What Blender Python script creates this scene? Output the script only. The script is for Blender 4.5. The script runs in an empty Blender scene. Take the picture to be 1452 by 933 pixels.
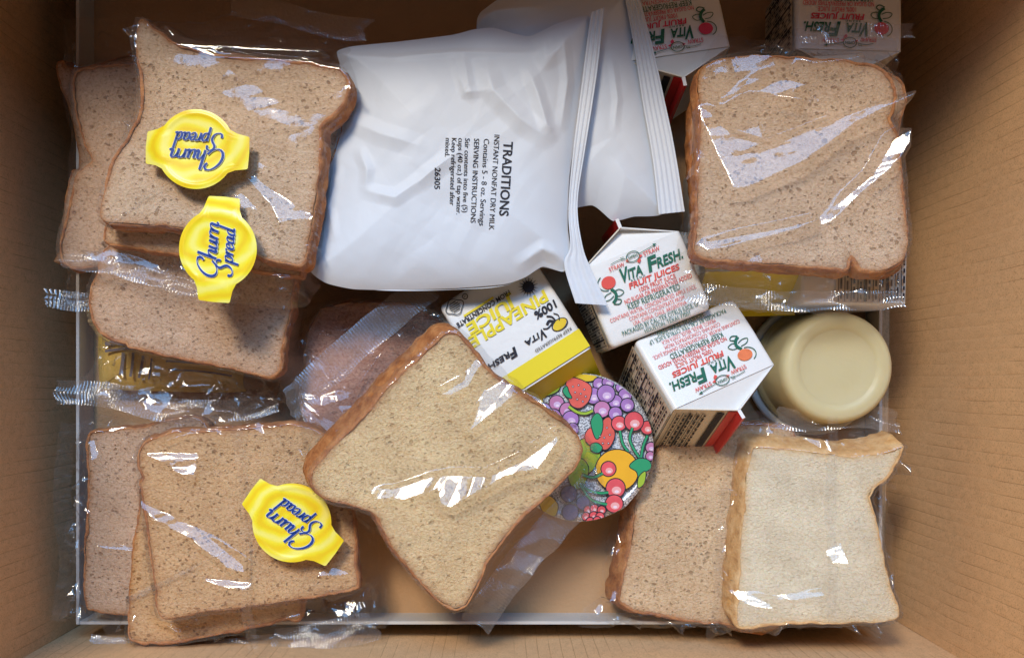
import bpy, math, random
import numpy as np
from mathutils import Vector, Matrix

# ------------------------------------------------------------------ camera, world, lights, exposure
scene = bpy.context.scene
C = scene.collection
FPX, CX, CY, H = 1411.7, 700.0, 545.0, 0.58      # focal length in photo pixels, nadir point, camera height over the box floor
cam_d = bpy.data.cameras.new('camera'); cam = bpy.data.objects.new('camera', cam_d); C.objects.link(cam)
cam.location = (0, 0, H); cam.rotation_euler = (0, 0, 0)
cam_d.sensor_width = 36; cam_d.lens = 36 * FPX / 1452
cam_d.shift_x = (726 - CX) / 1452; cam_d.shift_y = -(466.5 - CY) / 1452
cam_d.clip_start = 0.01; cam_d.clip_end = 50
scene.camera = cam

world = bpy.data.worlds.new('World'); scene.world = world; world.use_nodes = True
bgn = world.node_tree.nodes['Background']
bgn.inputs[0].default_value = (0.62, 0.68, 0.80, 1); bgn.inputs[1].default_value = 0.11

def area(name, loc, size, size_y, watts, col, aim=(0, 0.0, 0.05)):
    d = bpy.data.lights.new(name, 'AREA'); d.shape = 'RECTANGLE'; d.size = size; d.size_y = size_y
    d.energy = watts; d.color = col
    o = bpy.data.objects.new(name, d); C.objects.link(o); o.location = loc
    o.rotation_euler = (Vector(aim) - Vector(loc)).to_track_quat('-Z', 'Y').to_euler()
    return o
WIN = np.array((-0.08, 0.95, 1.52))
BULB = np.array((-0.42, 0.82, 1.54))
area('window_light', tuple(WIN), 1.30, 0.72, 27.0, (0.22, 0.53, 1.0))
area('room_lamp', tuple(BULB), 0.26, 0.26, 23.0, (1.0, 0.83, 0.57))

vs = scene.view_settings
vs.view_transform = 'Standard'; vs.look = 'None'; vs.exposure = 0.0; vs.gamma = 1.0; vs.use_curve_mapping = False
scene.render.engine = 'CYCLES'
scene.cycles.max_bounces = 7; scene.cycles.transparent_max_bounces = 18
scene.cycles.use_adaptive_sampling = True; scene.cycles.adaptive_threshold = 0.02
scene.cycles.diffuse_bounces = 3; scene.cycles.glossy_bounces = 4; scene.cycles.transmission_bounces = 4
scene.cycles.caustics_reflective = False; scene.cycles.caustics_refractive = False
scene.cycles.use_denoising = True
scene.cycles.sample_clamp_indirect = 4.0

# ------------------------------------------------------------------ helpers
def W(p, z):
    k = (H - z) / FPX
    return np.array(((p[0] - CX) * k, -(p[1] - CY) * k))
def WP(pts, z):
    pts = np.asarray(pts, float); k = (H - z) / FPX
    return np.stack(((pts[:, 0] - CX) * k, -(pts[:, 1] - CY) * k), 1)
def MM(px, z): return px * (H - z) / FPX

def on_plane(pts, z0, gx, gy):
    """photo points -> world points on the plane z = z0 + gx*(x-xc) + gy*(y-yc) through the centroid"""
    pts = np.asarray(pts, float)
    dx = (pts[:, 0] - CX) / FPX; dy = -(pts[:, 1] - CY) / FPX
    c = WP(pts, z0).mean(0)
    z = (z0 + gx * (dx * H - c[0]) + gy * (dy * H - c[1])) / (1 + gx * dx + gy * dy)
    return np.stack((dx * (H - z), dy * (H - z)), 1), c

def thing(name, label, cat, loc, group=None):
    o = bpy.data.objects.new(name, None); C.objects.link(o); o.location = loc
    o.empty_display_size = 0.02; o['label'] = label; o['category'] = cat
    if group: o['group'] = group
    return o
def root_loc(o):
    l = Vector((0, 0, 0))
    while o: l += o.location; o = o.parent
    return np.array(l)
def mesh(name, verts, faces, mats, parent=None, smooth=False, mi=None):
    v = np.asarray(verts, float)
    if parent: v = v - root_loc(parent)
    me = bpy.data.meshes.new(name)
    me.from_pydata(v.tolist(), [], faces if isinstance(faces, list) else faces.tolist())
    for m in (mats if isinstance(mats, (list, tuple)) else [mats]): me.materials.append(m)
    if mi is not None: me.polygons.foreach_set('material_index', np.asarray(mi, np.int32))
    if smooth: me.polygons.foreach_set('use_smooth', np.ones(len(me.polygons), bool))
    me.update()
    o = bpy.data.objects.new(name, me); C.objects.link(o)
    if parent: o.parent = parent
    return o

def hash2(i, j, seed):
    h = (i.astype(np.int64) * 374761393 + j.astype(np.int64) * 668265263 + seed * 974711) & 0x7fffffff
    h = (h ^ (h >> 13)) * 1274126177 & 0x7fffffff
    h = (h ^ (h >> 16)) * 1103515245 & 0x7fffffff
    return ((h >> 7) & 0xffff) / 65535.0
def vnoise(x, y, cell, seed):
    x = x / cell; y = y / cell; i = np.floor(x); j = np.floor(y); fx = x - i; fy = y - j
    fx = fx * fx * (3 - 2 * fx); fy = fy * fy * (3 - 2 * fy)
    a = hash2(i, j, seed); b = hash2(i + 1, j, seed); c = hash2(i, j + 1, seed); d = hash2(i + 1, j + 1, seed)
    return (a + (b - a) * fx) * (1 - fy) + (c + (d - c) * fx) * fy
def pn(k, n, cell, seed, z=0.0):
    """noise along a closed loop, without a seam"""
    r = n / (2 * math.pi); a = 2 * math.pi * k / n
    return vnoise(r * np.cos(a) + 1000 + z, r * np.sin(a) + 1000 + z * .7, cell, seed)
def facets(x, y, cell, seed, ang=0.0, aniso=1.0, warp=0.35):
    """creased film: straight-edged triangular facets with random corner heights, 0..1"""
    ca, sa = math.cos(ang), math.sin(ang)
    u = (x * ca + y * sa) / (cell * aniso); v = (-x * sa + y * ca) / cell
    u2 = u + warp * (vnoise(u, v, 1.7, seed + 5) - .5) * 2; v2 = v + warp * (vnoise(u, v, 1.7, seed + 9) - .5) * 2
    i = np.floor(u2); j = np.floor(v2); fx = u2 - i; fy = v2 - j
    a = hash2(i, j, seed); b = hash2(i + 1, j, seed); c = hash2(i, j + 1, seed); d = hash2(i + 1, j + 1, seed)
    return np.where(fx + fy < 1, a + (b - a) * fx + (c - a) * fy, d + (c - d) * (1 - fx) + (b - d) * (1 - fy))
def sdist(P, poly):
    """signed distance to a closed polygon, positive outside"""
    a = poly; b = np.roll(poly, -1, 0)
    best = np.full(len(P), 1e9); inside = np.zeros(len(P), bool)
    for k in range(len(a)):
        ab = b[k] - a[k]; L = (ab ** 2).sum() + 1e-18
        t = np.clip(((P - a[k]) @ ab) / L, 0, 1)
        q = P - a[k] - t[:, None] * ab
        best = np.minimum(best, (q ** 2).sum(1))
        c1 = (a[k][1] > P[:, 1]) != (b[k][1] > P[:, 1])
        if c1.any():
            xi = (b[k][0] - a[k][0]) * (P[:, 1] - a[k][1]) / (b[k][1] - a[k][1] + 1e-18) + a[k][0]
            inside ^= c1 & (P[:, 0] < xi)
    d = np.sqrt(best)
    return np.where(inside, -d, d)
def smooth_loop(pts, n, closed=True, corner=0.5):
    """Catmull-Rom through the points, resampled evenly to n"""
    P = np.asarray(pts, float); m = len(P); out = []
    rng_ = range(m) if closed else range(m - 1)
    for k in rng_:
        if closed: p0, p1, p2, p3 = P[k - 1], P[k], P[(k + 1) % m], P[(k + 2) % m]
        else: p0, p1, p2, p3 = P[max(k - 1, 0)], P[k], P[k + 1], P[min(k + 2, m - 1)]
        for t in np.linspace(0, 1, 12, endpoint=False):
            m1 = (p2 - p0) * corner; m2 = (p3 - p1) * corner
            h = (2 * t**3 - 3 * t**2 + 1, t**3 - 2 * t**2 + t, -2 * t**3 + 3 * t**2, t**3 - t**2)
            out.append(h[0] * p1 + h[1] * m1 + h[2] * p2 + h[3] * m2)
    if not closed: out.append(P[-1])
    return resample(np.array(out), n, closed)
def resample(P, n, closed=True):
    Q = np.vstack((P, P[:1])) if closed else P
    s = np.concatenate(([0], np.cumsum(np.sqrt((np.diff(Q, axis=0) ** 2).sum(1)))))
    t = np.linspace(0, s[-1], n, endpoint=not closed)
    return np.stack([np.interp(t, s, Q[:, k]) for k in range(Q.shape[1])], 1)
def ccw(P):
    x, y = P[:, 0], P[:, 1]
    return P if (x * np.roll(y, -1) - np.roll(x, -1) * y).sum() > 0 else P[::-1].copy()
def loop_normals(P, w=3):
    t = np.roll(P, -w, 0) - np.roll(P, w, 0)
    nrm = np.stack((t[:, 1], -t[:, 0]), 1)
    return nrm / (np.sqrt((nrm ** 2).sum(1))[:, None] + 1e-12)      # outward for a ccw loop
def ring_fill(P, fr, center=None):
    n = len(P); c = P.mean(0) if center is None else np.asarray(center)
    v = np.vstack([c + (P - c) * f for f in fr] + [c[None]])
    F = []
    k = np.arange(n); k2 = (k + 1) % n
    for r in range(len(fr) - 1):
        F.append(np.stack((r * n + k, r * n + k2, (r + 1) * n + k2, (r + 1) * n + k), 1))
    quads = np.vstack(F).tolist() if F else []
    last = (len(fr) - 1) * n; ci = len(fr) * n
    return v, quads + [[last + a, last + b, ci] for a, b in zip(k.tolist(), k2.tolist())]
def loft(rings, closed=True):
    """rings: list of (n,3) -> verts, quads"""
    n = len(rings[0]); v = np.vstack(rings); f = []
    m = n if closed else n - 1
    for r in range(len(rings) - 1):
        for k in range(m):
            k2 = (k + 1) % n
            f.append([r * n + k, r * n + k2, (r + 1) * n + k2, (r + 1) * n + k])
    return v, f
def box_vf(x0, x1, y0, y1, z0, z1):
    v = [(x0,y0,z0),(x1,y0,z0),(x1,y1,z0),(x0,y1,z0),(x0,y0,z1),(x1,y0,z1),(x1,y1,z1),(x0,y1,z1)]
    return v, [[0,3,2,1],[4,5,6,7],[0,1,5,4],[1,2,6,5],[2,3,7,6],[3,0,4,7]]
class MB:
    """collects pieces of one part"""
    def __init__(s): s.v = []; s.f = []; s.m = []
    def add(s, v, f, m=0):
        o = len(s.v); s.v += [tuple(map(float, p)) for p in v]; s.f += [[i + o for i in q] for q in f]; s.m += [m] * len(f)
    def build(s, name, mats, parent=None, smooth=False): return mesh(name, s.v, s.f, mats, parent, smooth, s.m)

# ------------------------------------------------------------------ materials
def mat(name):
    m = bpy.data.materials.new(name); m.use_nodes = True; nt = m.node_tree; nt.nodes.clear()
    out = nt.nodes.new('ShaderNodeOutputMaterial')
    return m, nt, out
def nd(nt, kind, **kw):
    n = nt.nodes.new(kind)
    for k, v in kw.items():
        if k.startswith('i_'): n.inputs[k[2:].replace('_', ' ')].default_value = v
        else: setattr(n, k, v)
    return n
def plain(name, col, rough=0.5, spec=0.4, bump=0.0, bscale=800, var=0.0, vscale=60, metal=0.0, sss=0.0, trans=0.0):
    m, nt, out = mat(name)
    b = nd(nt, 'ShaderNodeBsdfPrincipled'); b.inputs['Base Color'].default_value = (*col, 1)
    b.inputs['Roughness'].default_value = rough; b.inputs['Specular IOR Level'].default_value = spec; b.inputs['Metallic'].default_value = metal
    if sss:
        b.inputs['Subsurface Weight'].default_value = sss; b.inputs['Subsurface Radius'].default_value = (0.012, 0.010, 0.006); b.inputs['Subsurface Scale'].default_value = 1.0
    if trans: b.inputs['Transmission Weight'].default_value = trans
    tc = nd(nt, 'ShaderNodeTexCoord')
    if var:
        n = nd(nt, 'ShaderNodeTexNoise', i_Scale=vscale, i_Detail=4.0); nt.links.new(tc.outputs['Object'], n.inputs['Vector'])
        mx = nd(nt, 'ShaderNodeMix', data_type='RGBA'); nt.links.new(n.outputs['Fac'], mx.inputs[0])
        mx.inputs[6].default_value = (*[c * (1 - var) for c in col], 1); mx.inputs[7].default_value = (*[min(1, c * (1 + var)) for c in col], 1)
        nt.links.new(mx.outputs[2], b.inputs['Base Color'])
    if bump:
        n = nd(nt, 'ShaderNodeTexNoise', i_Scale=bscale, i_Detail=3.0); nt.links.new(tc.outputs['Object'], n.inputs['Vector'])
        bp = nd(nt, 'ShaderNodeBump', i_Strength=1.0, i_Distance=bump); nt.links.new(n.outputs['Fac'], bp.inputs['Height'])
        nt.links.new(bp.outputs[0], b.inputs['Normal'])
    nt.links.new(b.outputs[0], out.inputs[0])
    return m
def ramp(nt, src, stops):
    r = nd(nt, 'ShaderNodeValToRGB'); e = r.color_ramp.elements
    while len(e) < len(stops): e.new(0.5)
    for k, (p, c) in enumerate(stops): e[k].position = p; e[k].color = (*c, 1)
    nt.links.new(src, r.inputs[0]); return r
def crumb(name, light, mid, dark, speck, seed, toast=(0.47, 0.20, 0.07)):
    m, nt, out = mat(name); L = nt.links.new
    b = nd(nt, 'ShaderNodeBsdfPrincipled'); b.inputs['Roughness'].default_value = 0.9; b.inputs['Specular IOR Level'].default_value = 0.1
    b.inputs['Subsurface Weight'].default_value = 0.15; b.inputs['Subsurface Radius'].default_value = (0.002, 0.0012, 0.0006); b.inputs['Subsurface Scale'].default_value = 1
    tc = nd(nt, 'ShaderNodeTexCoord')
    mp = nd(nt, 'ShaderNodeMapping'); mp.inputs['Location'].default_value = (seed * .37, seed * .71, 0); mp.inputs['Rotation'].default_value = (0, 0, seed * .5); mp.inputs['Scale'].default_value = (1, 1.2, 1)
    L(tc.outputs['Object'], mp.inputs[0])
    n1 = nd(nt, 'ShaderNodeTexNoise', i_Scale=640.0, i_Detail=5.0, i_Roughness=0.62, i_Distortion=0.6); L(mp.outputs[0], n1.inputs['Vector'])
    n2 = nd(nt, 'ShaderNodeTexNoise', i_Scale=45.0, i_Detail=3.0); L(mp.outputs[0], n2.inputs['Vector'])
    n3 = nd(nt, 'ShaderNodeTexNoise', i_Scale=1500.0, i_Detail=2.0); L(mp.outputs[0], n3.inputs['Vector'])
    vo = nd(nt, 'ShaderNodeTexVoronoi', i_Scale=370.0, i_Randomness=1.0)
    nw = nd(nt, 'ShaderNodeTexNoise', i_Scale=420.0, i_Detail=3.0); L(mp.outputs[0], nw.inputs['Vector'])
    wm = nd(nt, 'ShaderNodeVectorMath', operation='MULTIPLY_ADD'); wm.inputs[1].default_value = (0.0034, 0.0034, 0); L(nw.outputs['Color'], wm.inputs[0]); L(mp.outputs[0], wm.inputs[2]); L(wm.outputs[0], vo.inputs['Vector'])
    vr = nd(nt, 'ShaderNodeSeparateColor'); L(vo.outputs['Color'], vr.inputs[0])
    vs_ = nd(nt, 'ShaderNodeMath', operation='MULTIPLY_ADD'); vs_.inputs[1].default_value = 0.66; vs_.inputs[2].default_value = -0.07
    vn = nd(nt, 'ShaderNodeTexNoise', i_Scale=70.0, i_Detail=3.0); L(mp.outputs[0], vn.inputs['Vector'])
    vm = nd(nt, 'ShaderNodeMath', operation='MULTIPLY'); L(vr.outputs[0], vm.inputs[0]); L(vn.outputs['Fac'], vm.inputs[1]); L(vm.outputs[0], vs_.inputs[0])
    vd = nd(nt, 'ShaderNodeMath', operation='SUBTRACT'); L(vo.outputs['Distance'], vd.inputs[0]); L(vs_.outputs[0], vd.inputs[1])
    v2 = nd(nt, 'ShaderNodeTexVoronoi', i_Scale=62.0, i_Randomness=1.0); L(mp.outputs[0], v2.inputs['Vector'])
    r22 = ramp(nt, v2.outputs['Distance'], [(0.04, (1, 1, 1)), (0.10, (0, 0, 0))])
    r1 = ramp(nt, n1.outputs['Fac'], [(0.26, dark), (0.42, mid), (0.55, light), (0.8, [min(1, c * 1.06) for c in light])])
    r2 = ramp(nt, n2.outputs['Fac'], [(0.3, (0.86, 0.84, 0.82)), (0.7, (1.06, 1.06, 1.06))])
    mu = nd(nt, 'ShaderNodeMix', data_type='RGBA', blend_type='MULTIPLY'); mu.inputs[0].default_value = 1
    L(r1.outputs[0], mu.inputs[6]); L(r2.outputs[0], mu.inputs[7])
    r0 = ramp(nt, vd.outputs[0], [(0.0, (1, 1, 1)), (0.09, (0, 0, 0))])     # open pores of varied size, a few large ones
    rs = nd(nt, 'ShaderNodeMix', data_type='RGBA', blend_type='LIGHTEN'); rs.inputs[0].default_value = 1; L(r0.outputs[0], rs.inputs[6]); L(r22.outputs[0], rs.inputs[7])
    sp = nd(nt, 'ShaderNodeMath', operation='MULTIPLY'); sp.inputs[1].default_value = speck; L(rs.outputs[2], sp.inputs[0])
    mx = nd(nt, 'ShaderNodeMix', data_type='RGBA'); L(sp.outputs[0], mx.inputs[0]); L(mu.outputs[2], mx.inputs[6]); mx.inputs[7].default_value = (*[c * .8 for c in dark], 1)
    at_ = nd(nt, 'ShaderNodeAttribute', attribute_name='toast')
    nt2 = nd(nt, 'ShaderNodeTexNoise', i_Scale=240.0, i_Detail=4.0); L(mp.outputs[0], nt2.inputs['Vector'])
    tm = nd(nt, 'ShaderNodeMath', operation='MULTIPLY_ADD'); tm.inputs[1].default_value = 1.5; tm.inputs[2].default_value = 0.1; L(nt2.outputs['Fac'], tm.inputs[0])
    tf = nd(nt, 'ShaderNodeMath', operation='MULTIPLY', use_clamp=True); L(tm.outputs[0], tf.inputs[0]); L(at_.outputs['Fac'], tf.inputs[1])
    mt_ = nd(nt, 'ShaderNodeMix', data_type='RGBA'); L(tf.outputs[0], mt_.inputs[0]); L(mx.outputs[2], mt_.inputs[6]); mt_.inputs[7].default_value = (*toast, 1)
    L(mt_.outputs[2], b.inputs['Base Color'])
    ad = nd(nt, 'ShaderNodeMath', operation='MULTIPLY_ADD'); ad.inputs[1].default_value = 0.35; L(n3.outputs['Fac'], ad.inputs[0]); L(n1.outputs['Fac'], ad.inputs[2])
    sb = nd(nt, 'ShaderNodeMath', operation='SUBTRACT'); L(ad.outputs[0], sb.inputs[0]); L(sp.outputs[0], sb.inputs[1])
    bp = nd(nt, 'ShaderNodeBump', i_Strength=0.9, i_Distance=0.0016); L(sb.outputs[0], bp.inputs['Height']); L(bp.outputs[0], b.inputs['Normal'])
    L(b.outputs[0], out.inputs[0]); return m
def crust(name, a, bcol, c):
    m, nt, out = mat(name); L = nt.links.new
    b = nd(nt, 'ShaderNodeBsdfPrincipled'); b.inputs['Roughness'].default_value = 0.62; b.inputs['Specular IOR Level'].default_value = 0.25
    tc = nd(nt, 'ShaderNodeTexCoord')
    n1 = nd(nt, 'ShaderNodeTexNoise', i_Scale=160.0, i_Detail=6.0, i_Roughness=0.6); L(tc.outputs['Object'], n1.inputs['Vector'])
    n2 = nd(nt, 'ShaderNodeTexNoise', i_Scale=900.0, i_Detail=3.0); L(tc.outputs['Object'], n2.inputs['Vector'])
    r = ramp(nt, n1.outputs['Fac'], [(0.3, c), (0.5, bcol), (0.7, a)]); L(r.outputs[0], b.inputs['Base Color'])
    ad = nd(nt, 'ShaderNodeMath', operation='MULTIPLY_ADD'); ad.inputs[1].default_value = 0.5; L(n2.outputs['Fac'], ad.inputs[0]); L(n1.outputs['Fac'], ad.inputs[2])
    bp = nd(nt, 'ShaderNodeBump', i_Strength=0.8, i_Distance=0.0012); L(ad.outputs[0], bp.inputs['Height']); L(bp.outputs[0], b.inputs['Normal'])
    L(b.outputs[0], out.inputs[0]); return m
def film(name, haze, refl, rough, tint=(1, 1, 1), sheen=0.03):
    """thin clear plastic: see-through, two-surface mirror reflection that grows at grazing angles, a little milkiness"""
    m, nt, out = mat(name); L = nt.links.new
    lw = nd(nt, 'ShaderNodeLayerWeight'); lw.inputs[0].default_value = 0.5
    p5 = nd(nt, 'ShaderNodeMath', operation='POWER'); p5.inputs[1].default_value = 4.0; L(lw.outputs['Facing'], p5.inputs[0])
    fr = nd(nt, 'ShaderNodeMath', operation='MULTIPLY_ADD'); fr.inputs[1].default_value = 0.5; fr.inputs[2].default_value = refl; L(p5.outputs[0], fr.inputs[0])
    tr = nd(nt, 'ShaderNodeBsdfTransparent'); tr.inputs[0].default_value = (*tint, 1)
    df = nd(nt, 'ShaderNodeBsdfDiffuse'); df.inputs[0].default_value = (0.85, 0.85, 0.86, 1)
    tl = nd(nt, 'ShaderNodeBsdfTranslucent'); tl.inputs[0].default_value = (0.85, 0.85, 0.86, 1)
    dm = nd(nt, 'ShaderNodeMixShader'); dm.inputs[0].default_value = 0.5; L(df.outputs[0], dm.inputs[1]); L(tl.outputs[0], dm.inputs[2])
    hz = nd(nt, 'ShaderNodeMixShader'); hz.inputs[0].default_value = haze; L(tr.outputs[0], hz.inputs[1]); L(dm.outputs[0], hz.inputs[2])
    gl = nd(nt, 'ShaderNodeBsdfGlossy'); gl.inputs['Roughness'].default_value = rough
    tc = nd(nt, 'ShaderNodeTexCoord'); n = nd(nt, 'ShaderNodeTexNoise', i_Scale=130.0, i_Detail=2.0); L(tc.outputs['Object'], n.inputs['Vector'])
    bp = nd(nt, 'ShaderNodeBump', i_Strength=0.12, i_Distance=0.0006); L(n.outputs['Fac'], bp.inputs['Height']); L(bp.outputs[0], gl.inputs['Normal'])
    # fine creases: a rough sheen broken into streaks
    mp = nd(nt, 'ShaderNodeMapping'); mp.inputs['Rotation'].default_value = (0, 0, 0.9); mp.inputs['Scale'].default_value = (1, 4.5, 1); L(tc.outputs['Object'], mp.inputs[0])
    n2 = nd(nt, 'ShaderNodeTexNoise', i_Scale=55.0, i_Detail=5.0, i_Roughness=0.6, i_Distortion=1.2); L(mp.outputs[0], n2.inputs['Vector'])
    b2 = nd(nt, 'ShaderNodeBump', i_Strength=1.0, i_Distance=0.0035); L(n2.outputs['Fac'], b2.inputs['Height'])
    g2 = nd(nt, 'ShaderNodeBsdfGlossy'); g2.inputs['Roughness'].default_value = 0.38; L(b2.outputs[0], g2.inputs['Normal'])
    sh = nd(nt, 'ShaderNodeMixShader'); sh.inputs[0].default_value = sheen; L(hz.outputs[0], sh.inputs[1]); L(g2.outputs[0], sh.inputs[2])
    mx = nd(nt, 'ShaderNodeMixShader'); L(fr.outputs[0], mx.inputs[0]); L(sh.outputs[0], mx.inputs[1]); L(gl.outputs[0], mx.inputs[2])
    L(mx.outputs[0], out.inputs[0]); return m
def kraft(name, axis, col=(0.76, 0.48, 0.26), flute=0.0065):
    """corrugated kraft board: liner colour, fibre flecks, faint flute lines along the wall height"""
    m, nt, out = mat(name); L = nt.links.new
    b = nd(nt, 'ShaderNodeBsdfPrincipled'); b.inputs['Roughness'].default_value = 0.75; b.inputs['Specular IOR Level'].default_value = 0.2
    tc = nd(nt, 'ShaderNodeTexCoord')
    st = nd(nt, 'ShaderNodeMapping'); L(tc.outputs['Object'], st.inputs[0])
    st.inputs['Scale'].default_value = (1, 1, 0.7)
    n1 = nd(nt, 'ShaderNodeTexNoise', i_Scale=260.0, i_Detail=5.0); L(st.outputs[0], n1.inputs['Vector'])
    n2 = nd(nt, 'ShaderNodeTexNoise', i_Scale=9.0, i_Detail=3.0); L(tc.outputs['Object'], n2.inputs['Vector'])
    n4 = nd(nt, 'ShaderNodeTexNoise', i_Scale=1300.0, i_Detail=2.0); L(tc.outputs['Object'], n4.inputs['Vector'])
    sx = nd(nt, 'ShaderNodeSeparateXYZ'); L(tc.outputs['Object'], sx.inputs[0])
    w = nd(nt, 'ShaderNodeMath', operation='MULTIPLY'); w.inputs[1].default_value = 1 / flute
    L(sx.outputs[{'x': 'X', 'y': 'Y', 'z': 'X'}[axis]], w.inputs[0])
    wa = nd(nt, 'ShaderNodeMath', operation='MULTIPLY_ADD'); wa.inputs[1].default_value = 0.5; L(n2.outputs['Fac'], wa.inputs[0]); L(w.outputs[0], wa.inputs[2])
    fr = nd(nt, 'ShaderNodeMath', operation='PINGPONG'); fr.inputs[1].default_value = 0.5; L(wa.outputs[0], fr.inputs[0])
    lines = ramp(nt, fr.outputs[0], [(0.0, (0.58, 0.53, 0.48)), (0.045, (1, 1, 1))])
    # how clearly a flute line shows varies over the board
    n3 = nd(nt, 'ShaderNodeTexNoise', i_Scale=38.0, i_Detail=2.0); L(st.outputs[0], n3.inputs['Vector'])
    vis = ramp(nt, n3.outputs['Fac'], [(0.42, (0, 0, 0)), (0.62, (1, 1, 1))])
    lm = nd(nt, 'ShaderNodeMix', data_type='RGBA'); L(vis.outputs[0], lm.inputs[0]); lm.inputs[6].default_value = (1, 1, 1, 1); L(lines.outputs[0], lm.inputs[7])
    base = ramp(nt, n1.outputs['Fac'], [(0.25, [c * .92 for c in col]), (0.5, col), (0.75, [min(1, c * 1.06) for c in col])])
    mu = nd(nt, 'ShaderNodeMix', data_type='RGBA', blend_type='MULTIPLY'); mu.inputs[0].default_value = 1; L(base.outputs[0], mu.inputs[6]); L(lm.outputs[2], mu.inputs[7])
    fl = ramp(nt, n4.outputs['Fac'], [(0.3, (0.74, 0.71, 0.68)), (0.45, (1, 1, 1)), (0.75, (1.08, 1.08, 1.08))])
    mu2 = nd(nt, 'ShaderNodeMix', data_type='RGBA', blend_type='MULTIPLY'); mu2.inputs[0].default_value = 1; L(mu.outputs[2], mu2.inputs[6]); L(fl.outputs[0], mu2.inputs[7])
    L(mu2.outputs[2], b.inputs['Base Color'])
    sm = nd(nt, 'ShaderNodeMath', operation='SMOOTH_MIN'); sm.inputs[1].default_value = 0.2; sm.inputs[2].default_value = 0.2; L(fr.outputs[0], sm.inputs[0])
    ad = nd(nt, 'ShaderNodeMath', operation='MULTIPLY_ADD'); ad.inputs[1].default_value = 0.5; L(n1.outputs['Fac'], ad.inputs[0]); L(sm.outputs[0], ad.inputs[2])
    bp = nd(nt, 'ShaderNodeBump', i_Strength=0.5, i_Distance=0.0006); L(ad.outputs[0], bp.inputs['Height']); L(bp.outputs[0], b.inputs['Normal'])
    L(b.outputs[0], out.inputs[0]); return m
def swirl_yellow():
    m, nt, out = mat('spread_lid_yellow'); L = nt.links.new
    b = nd(nt, 'ShaderNodeBsdfPrincipled'); b.inputs['Roughness'].default_value = 0.32; b.inputs['Specular IOR Level'].default_value = 0.4
    tc = nd(nt, 'ShaderNodeTexCoord'); mp = nd(nt, 'ShaderNodeMapping'); L(tc.outputs['Object'], mp.inputs[0]); mp.inputs['Location'].default_value = (0.003, -0.004, 0); mp.inputs['Scale'].default_value = (1, 1.35, 0)
    wv = nd(nt, 'ShaderNodeTexWave', wave_type='RINGS', rings_direction='SPHERICAL', i_Scale=30.0, i_Distortion=7.0, i_Detail=3.0); wv.inputs['Detail Scale'].default_value = 0.8
    L(mp.outputs[0], wv.inputs['Vector']); oi = nd(nt, 'ShaderNodeObjectInfo'); ph = nd(nt, 'ShaderNodeMath', operation='MULTIPLY'); ph.inputs[1].default_value = 30.0; L(oi.outputs['Random'], ph.inputs[0]); L(ph.outputs[0], wv.inputs['Phase Offset'])
    r = ramp(nt, wv.outputs['Fac'], [(0.0, (0.88, 0.62, 0.02)), (0.25, (0.90, 0.73, 0.025)), (0.6, (0.91, 0.79, 0.05)), (1.0, (0.93, 0.85, 0.18))])
    L(r.outputs[0], b.inputs['Base Color']); L(b.outputs[0], out.inputs[0]); return m
def glitter():
    m, nt, out = mat('glitter_foil'); L = nt.links.new
    b = nd(nt, 'ShaderNodeBsdfPrincipled'); b.inputs['Metallic'].default_value = 0.35; b.inputs['Roughness'].default_value = 0.42
    tc = nd(nt, 'ShaderNodeTexCoord'); n = nd(nt, 'ShaderNodeTexNoise', i_Scale=1500.0, i_Detail=1.0); L(tc.outputs['Object'], n.inputs['Vector'])
    r = ramp(nt, n.outputs['Fac'], [(0.38, (0.20, 0.20, 0.22)), (0.5, (0.55, 0.56, 0.6)), (0.62, (0.95, 0.95, 0.97))]); L(r.outputs[0], b.inputs['Base Color'])
    L(b.outputs[0], out.inputs[0]); return m

M = {}
M['crumbA'] = crumb('wheat_crumb_dark', (0.79, 0.575, 0.395), (0.69, 0.475, 0.31), (0.43, 0.245, 0.13), 0.72, 1)
M['crumbB'] = crumb('wheat_crumb_golden', (0.95, 0.73, 0.42), (0.86, 0.61, 0.325), (0.56, 0.34, 0.155), 0.55, 2)
M['crumbD'] = crumb('wheat_crumb_toasted', (0.79, 0.505, 0.265), (0.67, 0.39, 0.185), (0.38, 0.18, 0.068), 0.75, 5)
M['crumbE'] = crumb('wheat_crumb_pale', (0.89, 0.65, 0.405), (0.78, 0.53, 0.30), (0.48, 0.29, 0.145), 0.7, 6)
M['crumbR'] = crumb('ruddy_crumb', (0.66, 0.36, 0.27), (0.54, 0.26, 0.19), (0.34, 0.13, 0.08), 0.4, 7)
M['crumbC'] = crumb('wheat_crumb_rosy', (0.74, 0.51, 0.355), (0.63, 0.41, 0.27), (0.37, 0.195, 0.105), 0.7, 3)
M['crumbW'] = crumb('white_crumb', (0.94, 0.83, 0.62), (0.88, 0.76, 0.54), (0.70, 0.56, 0.37), 0.16, 4, (0.80, 0.52, 0.24))
M['crust'] = crust('wheat_crust', (0.60, 0.275, 0.10), (0.43, 0.165, 0.055), (0.24, 0.078, 0.026))
M['crustW'] = crust('golden_crust', (0.84, 0.57, 0.29), (0.72, 0.42, 0.17), (0.54, 0.27, 0.09))
M['film'] = film('clear_film', 0.034, 0.042, 0.055)
M['seal'] = film('crimped_film', 0.08, 0.08, 0.10)
M['seam'] = film('doubled_film', 0.01, 0.035, 0.10, sheen=0.03)
M['kx'] = kraft('kraft_board_end', 'x'); M['ky'] = kraft('kraft_board_side', 'y'); M['kz'] = kraft('kraft_board_bottom', 'z')
M['tray'] = plain('paperboard_tan', (0.50, 0.30, 0.16), 0.6, 0.2, 0.0003, 500, 0.08, 70)
M['edge'] = plain('white_paperboard_edge', (0.60, 0.58, 0.55), 0.5, 0.3, 0.0002, 600, 0.05)
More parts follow.
